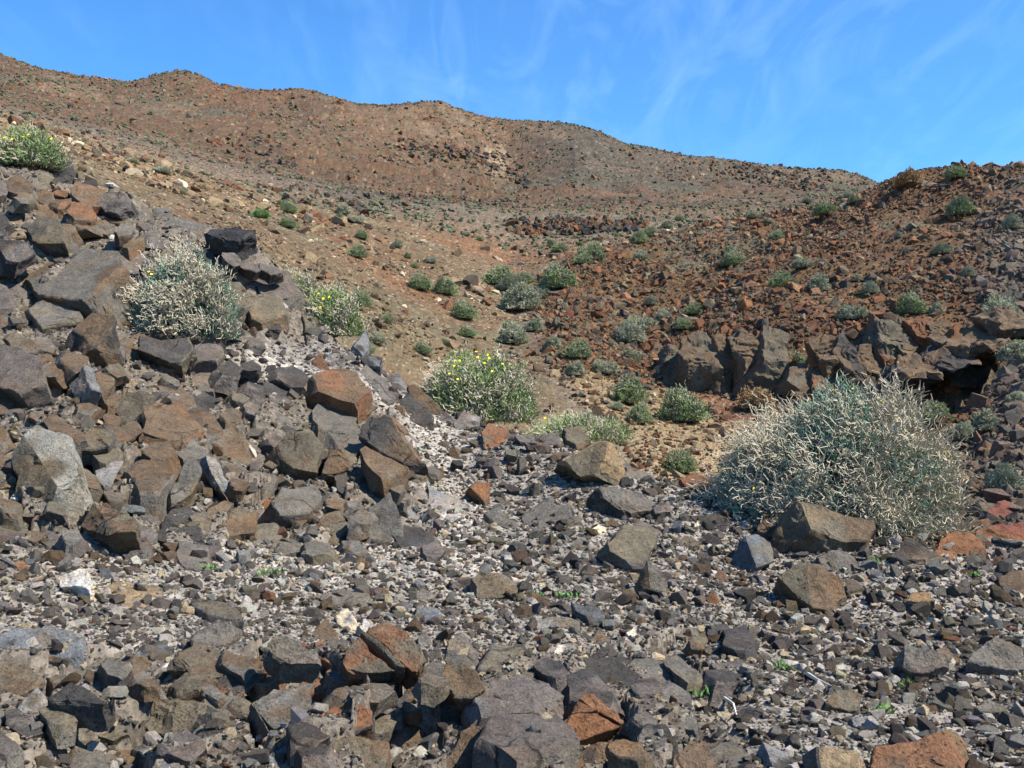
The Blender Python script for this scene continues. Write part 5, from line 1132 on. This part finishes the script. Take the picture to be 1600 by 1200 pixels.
def hill_rocks():
    n = 190000; px = RNG.uniform(650, 2100, n); Y = np.exp(RNG.uniform(math.log(10), math.log(60), n)); X, z, w = terrain(px, Y)
    k = (RNG.uniform(size=n) < w['rough']) & (w['rh'] > .5); px, Y, X, z = px[k], Y[k], X[k], z[k]; n = len(X); q = fbm(X/3, Y/4, 3, 81)
    k = RNG.uniform(size=n) < np.clip(.62+q*2.6, .25, 1); px, Y, X, z, q = px[k], Y[k], X[k], z[k], q[k]; n = len(X)
    s = np.clip(.05+.066*RNG.pareto(2.5, n), .05, .38)
    tone = pick([('drust', .28), ('rust', .2), ('brown', .28), ('olive', .14), ('dark', .08), ('red', .02), ('tan', .10), ('olive', .1)], n)
    gr = sst(1480, 1580, px)*(Y < 44); tone = tone*(1-.6*gr[:, None])+np.array([.14, .125, .105])*.6*gr[:, None]
    S = s[:, None]*RNG.uniform(.7, 1.35, (n, 3)); Rt = np.stack([RNG.normal(0, .5, n), RNG.normal(.3, .4, n), RNG.normal(.6, .7, n)], 1)
    scatter('hillside_rubble', np.stack([X, Y, z+.02], 1), S, Rt, tone*1.15, CRAG, 'rust-red broken rocks covering the right-hand slope across the gully', 'rocks')
    n = 46000; px = RNG.uniform(-500, 1300, n); Y = np.exp(RNG.uniform(math.log(17), math.log(62), n)); X, z, w = terrain(px, Y)
    k = (RNG.uniform(size=n) < np.maximum(w['lf']*np.clip(.35+2.0*fbm(X/4, Y/4, 3, 82), .1, 1), w['sand']*.8)); px, Y, X, z = px[k], Y[k], X[k], z[k]; n = len(X)
    s = np.clip(.045+.06*RNG.pareto(2.3, n), .04, .5)*np.clip(Y/35, .6, 1.4)
    tone = pick([('tan', .4), ('brown', .25), ('rust', .2), ('olive', .15), ('cream', .12), ('dark', .06)], n)
    scatter('slope_chippings', np.stack([X, Y, z+s*.1], 1), s[:, None]*RNG.uniform(.7, 1.3, (n, 3)), RNG.uniform(-.6, .6, (n, 3))*[1, 1, 5], tone, SMALL, 'ochre and cream stone chippings strewn over the left slope and sandy patch', 'stones')
hill_rocks()
def far_rocks():
    n = 110000; px = RNG.uniform(-500, 1700, n); Y = RNG.uniform(60, 243, n); X, z, w = terrain(px, Y)
    q = fbm(X/14, Y/22, 4, 83); k = RNG.uniform(size=n) < np.clip(.4+2.2*q, .08, 1); X, Y, z, px = X[k], Y[k], z[k], px[k]; n = len(X)
    s = np.clip(.10+.12*RNG.pareto(2.4, n), .09, .9)*np.clip(Y/170, .5, 1.15)
    tone = pick([('brown', .4), ('drust', .22), ('rust', .12), ('olive', .14), ('dark', .18), ('tan', .14)], n)*.95
    S = s[:, None]*RNG.uniform(.7, 1.3, (n, 3)); Rt = RNG.uniform(-.5, .5, (n, 3))*[1, 1, 6]
    scatter('mountain_rubble', np.stack([X, Y, z], 1), S, Rt, tone, CRAG, 'brown rock rubble on the far mountainside below the skyline', 'rocks')
    for band, cnt, big, wd in (([(795,360),(830,362),(870,352),(960,357),(1010,352)], 300, .6, 1.8), ([(622,226),(680,238),(740,246),(792,264),(830,290)], 260, .85, 7), ([(320,222),(390,233),(470,252)], 90, .7, 8), ([(1110,268),(1200,280),(1300,284)], 230, .8, 8), ([(430,300),(560,318),(700,312),(820,318)], 140, .5, 6)):
        bx = np.array(band, float); dep = np.array([hit(*q_) for q_ in band]); px = RNG.uniform(bx[0, 0], bx[-1, 0], cnt); Y = np.interp(px, bx[:, 0], dep)+RNG.normal(0, wd, cnt); X, z, w = terrain(px, Y); s = RNG.uniform(.35, 1., cnt)*big
        scatter('ledge_rubble', np.stack([X, Y, z+s*.2], 1), s[:, None]*RNG.uniform(.7, 1.5, (cnt, 3)), RNG.uniform(-.5, .5, (cnt, 3))*[1, 1, 6], pick([('dark', .4), ('brown', .3), ('drust', .3)], cnt)*.8, CRAG, 'dark broken rocks along a ledge of the far mountainside', 'rocks')
    n = 14000; px = RNG.uniform(-500, 1500, n); Y = RNG.uniform(62, 238, n); X, z, w = terrain(px, Y)
    k = RNG.uniform(size=n) < np.clip(.5+2.5*fbm(X/20, Y/30, 3, 84)+.3*sst(250, 0, px), .1, 1); X, Y, z = X[k], Y[k], z[k]; n = len(X)
    s = RNG.uniform(.2, .62, n)*np.clip(Y/170, .6, 1.)
    blob = [stone_proto(400+i, flat=.8, target=90, rough=3., name='clump', mat=MAT_SCRUB) for i in range(4)]
    scatter('mountain_scrub', np.stack([X, Y, z+s*.15], 1), s[:, None]*RNG.uniform(.8, 1.3, (n, 3)), RNG.uniform(-.4, .4, (n, 3))*[1, 1, 6], np.ones((n, 3)), blob, 'tiny grey-green scrub dotted over the far mountainside', 'scrub')
MAT_SCRUB = plain_mat('far_scrub', (.095, .105, .055), .5, 3)
far_rocks()
def sprigs():
    V = []; Fc = []; g = random.Random(3)
    for px, row in [(430,900),(418,903),(838,935),(880,938),(892,937),(1095,1092),(1412,1076),(1400,878),(1370,885),(1228,1050),(326,895),(1385,1120),(1262,905),(1520,905)]:
        Y = hit(px, row, crest(px)+.3); X, z, _ = T(px, Y)
        for i in range(26):
            a = g.uniform(0, 6.28); l = g.uniform(.02, .05); e = g.uniform(.3, 1.3); b = np.array([X[0]+g.uniform(-.05, .05), Y+g.uniform(-.05, .05), z[0]+.02]); t = b+np.array([math.cos(a)*math.cos(e), math.sin(a)*math.cos(e), math.sin(e)])*l
            s = np.array([-math.sin(a), math.cos(a), 0])*.006; k = len(V); V += [b-s*.4, b+s*.4, (b+t)/2+s, t, (b+t)/2-s]; Fc += [(k, k+1, k+2, k+4), (k+4, k+2, k+3, k+3)]
    me = bpy.data.meshes.new('seedlings'); me.from_pydata([tuple(v) for v in V], [], [tuple(dict.fromkeys(f)) for f in Fc]); me.materials.append(MAT_VIVID)
    link('seedlings', me, 'sparse bright green seedlings sprouting in the gravel', 'seedlings', kind='stuff')
sprigs()
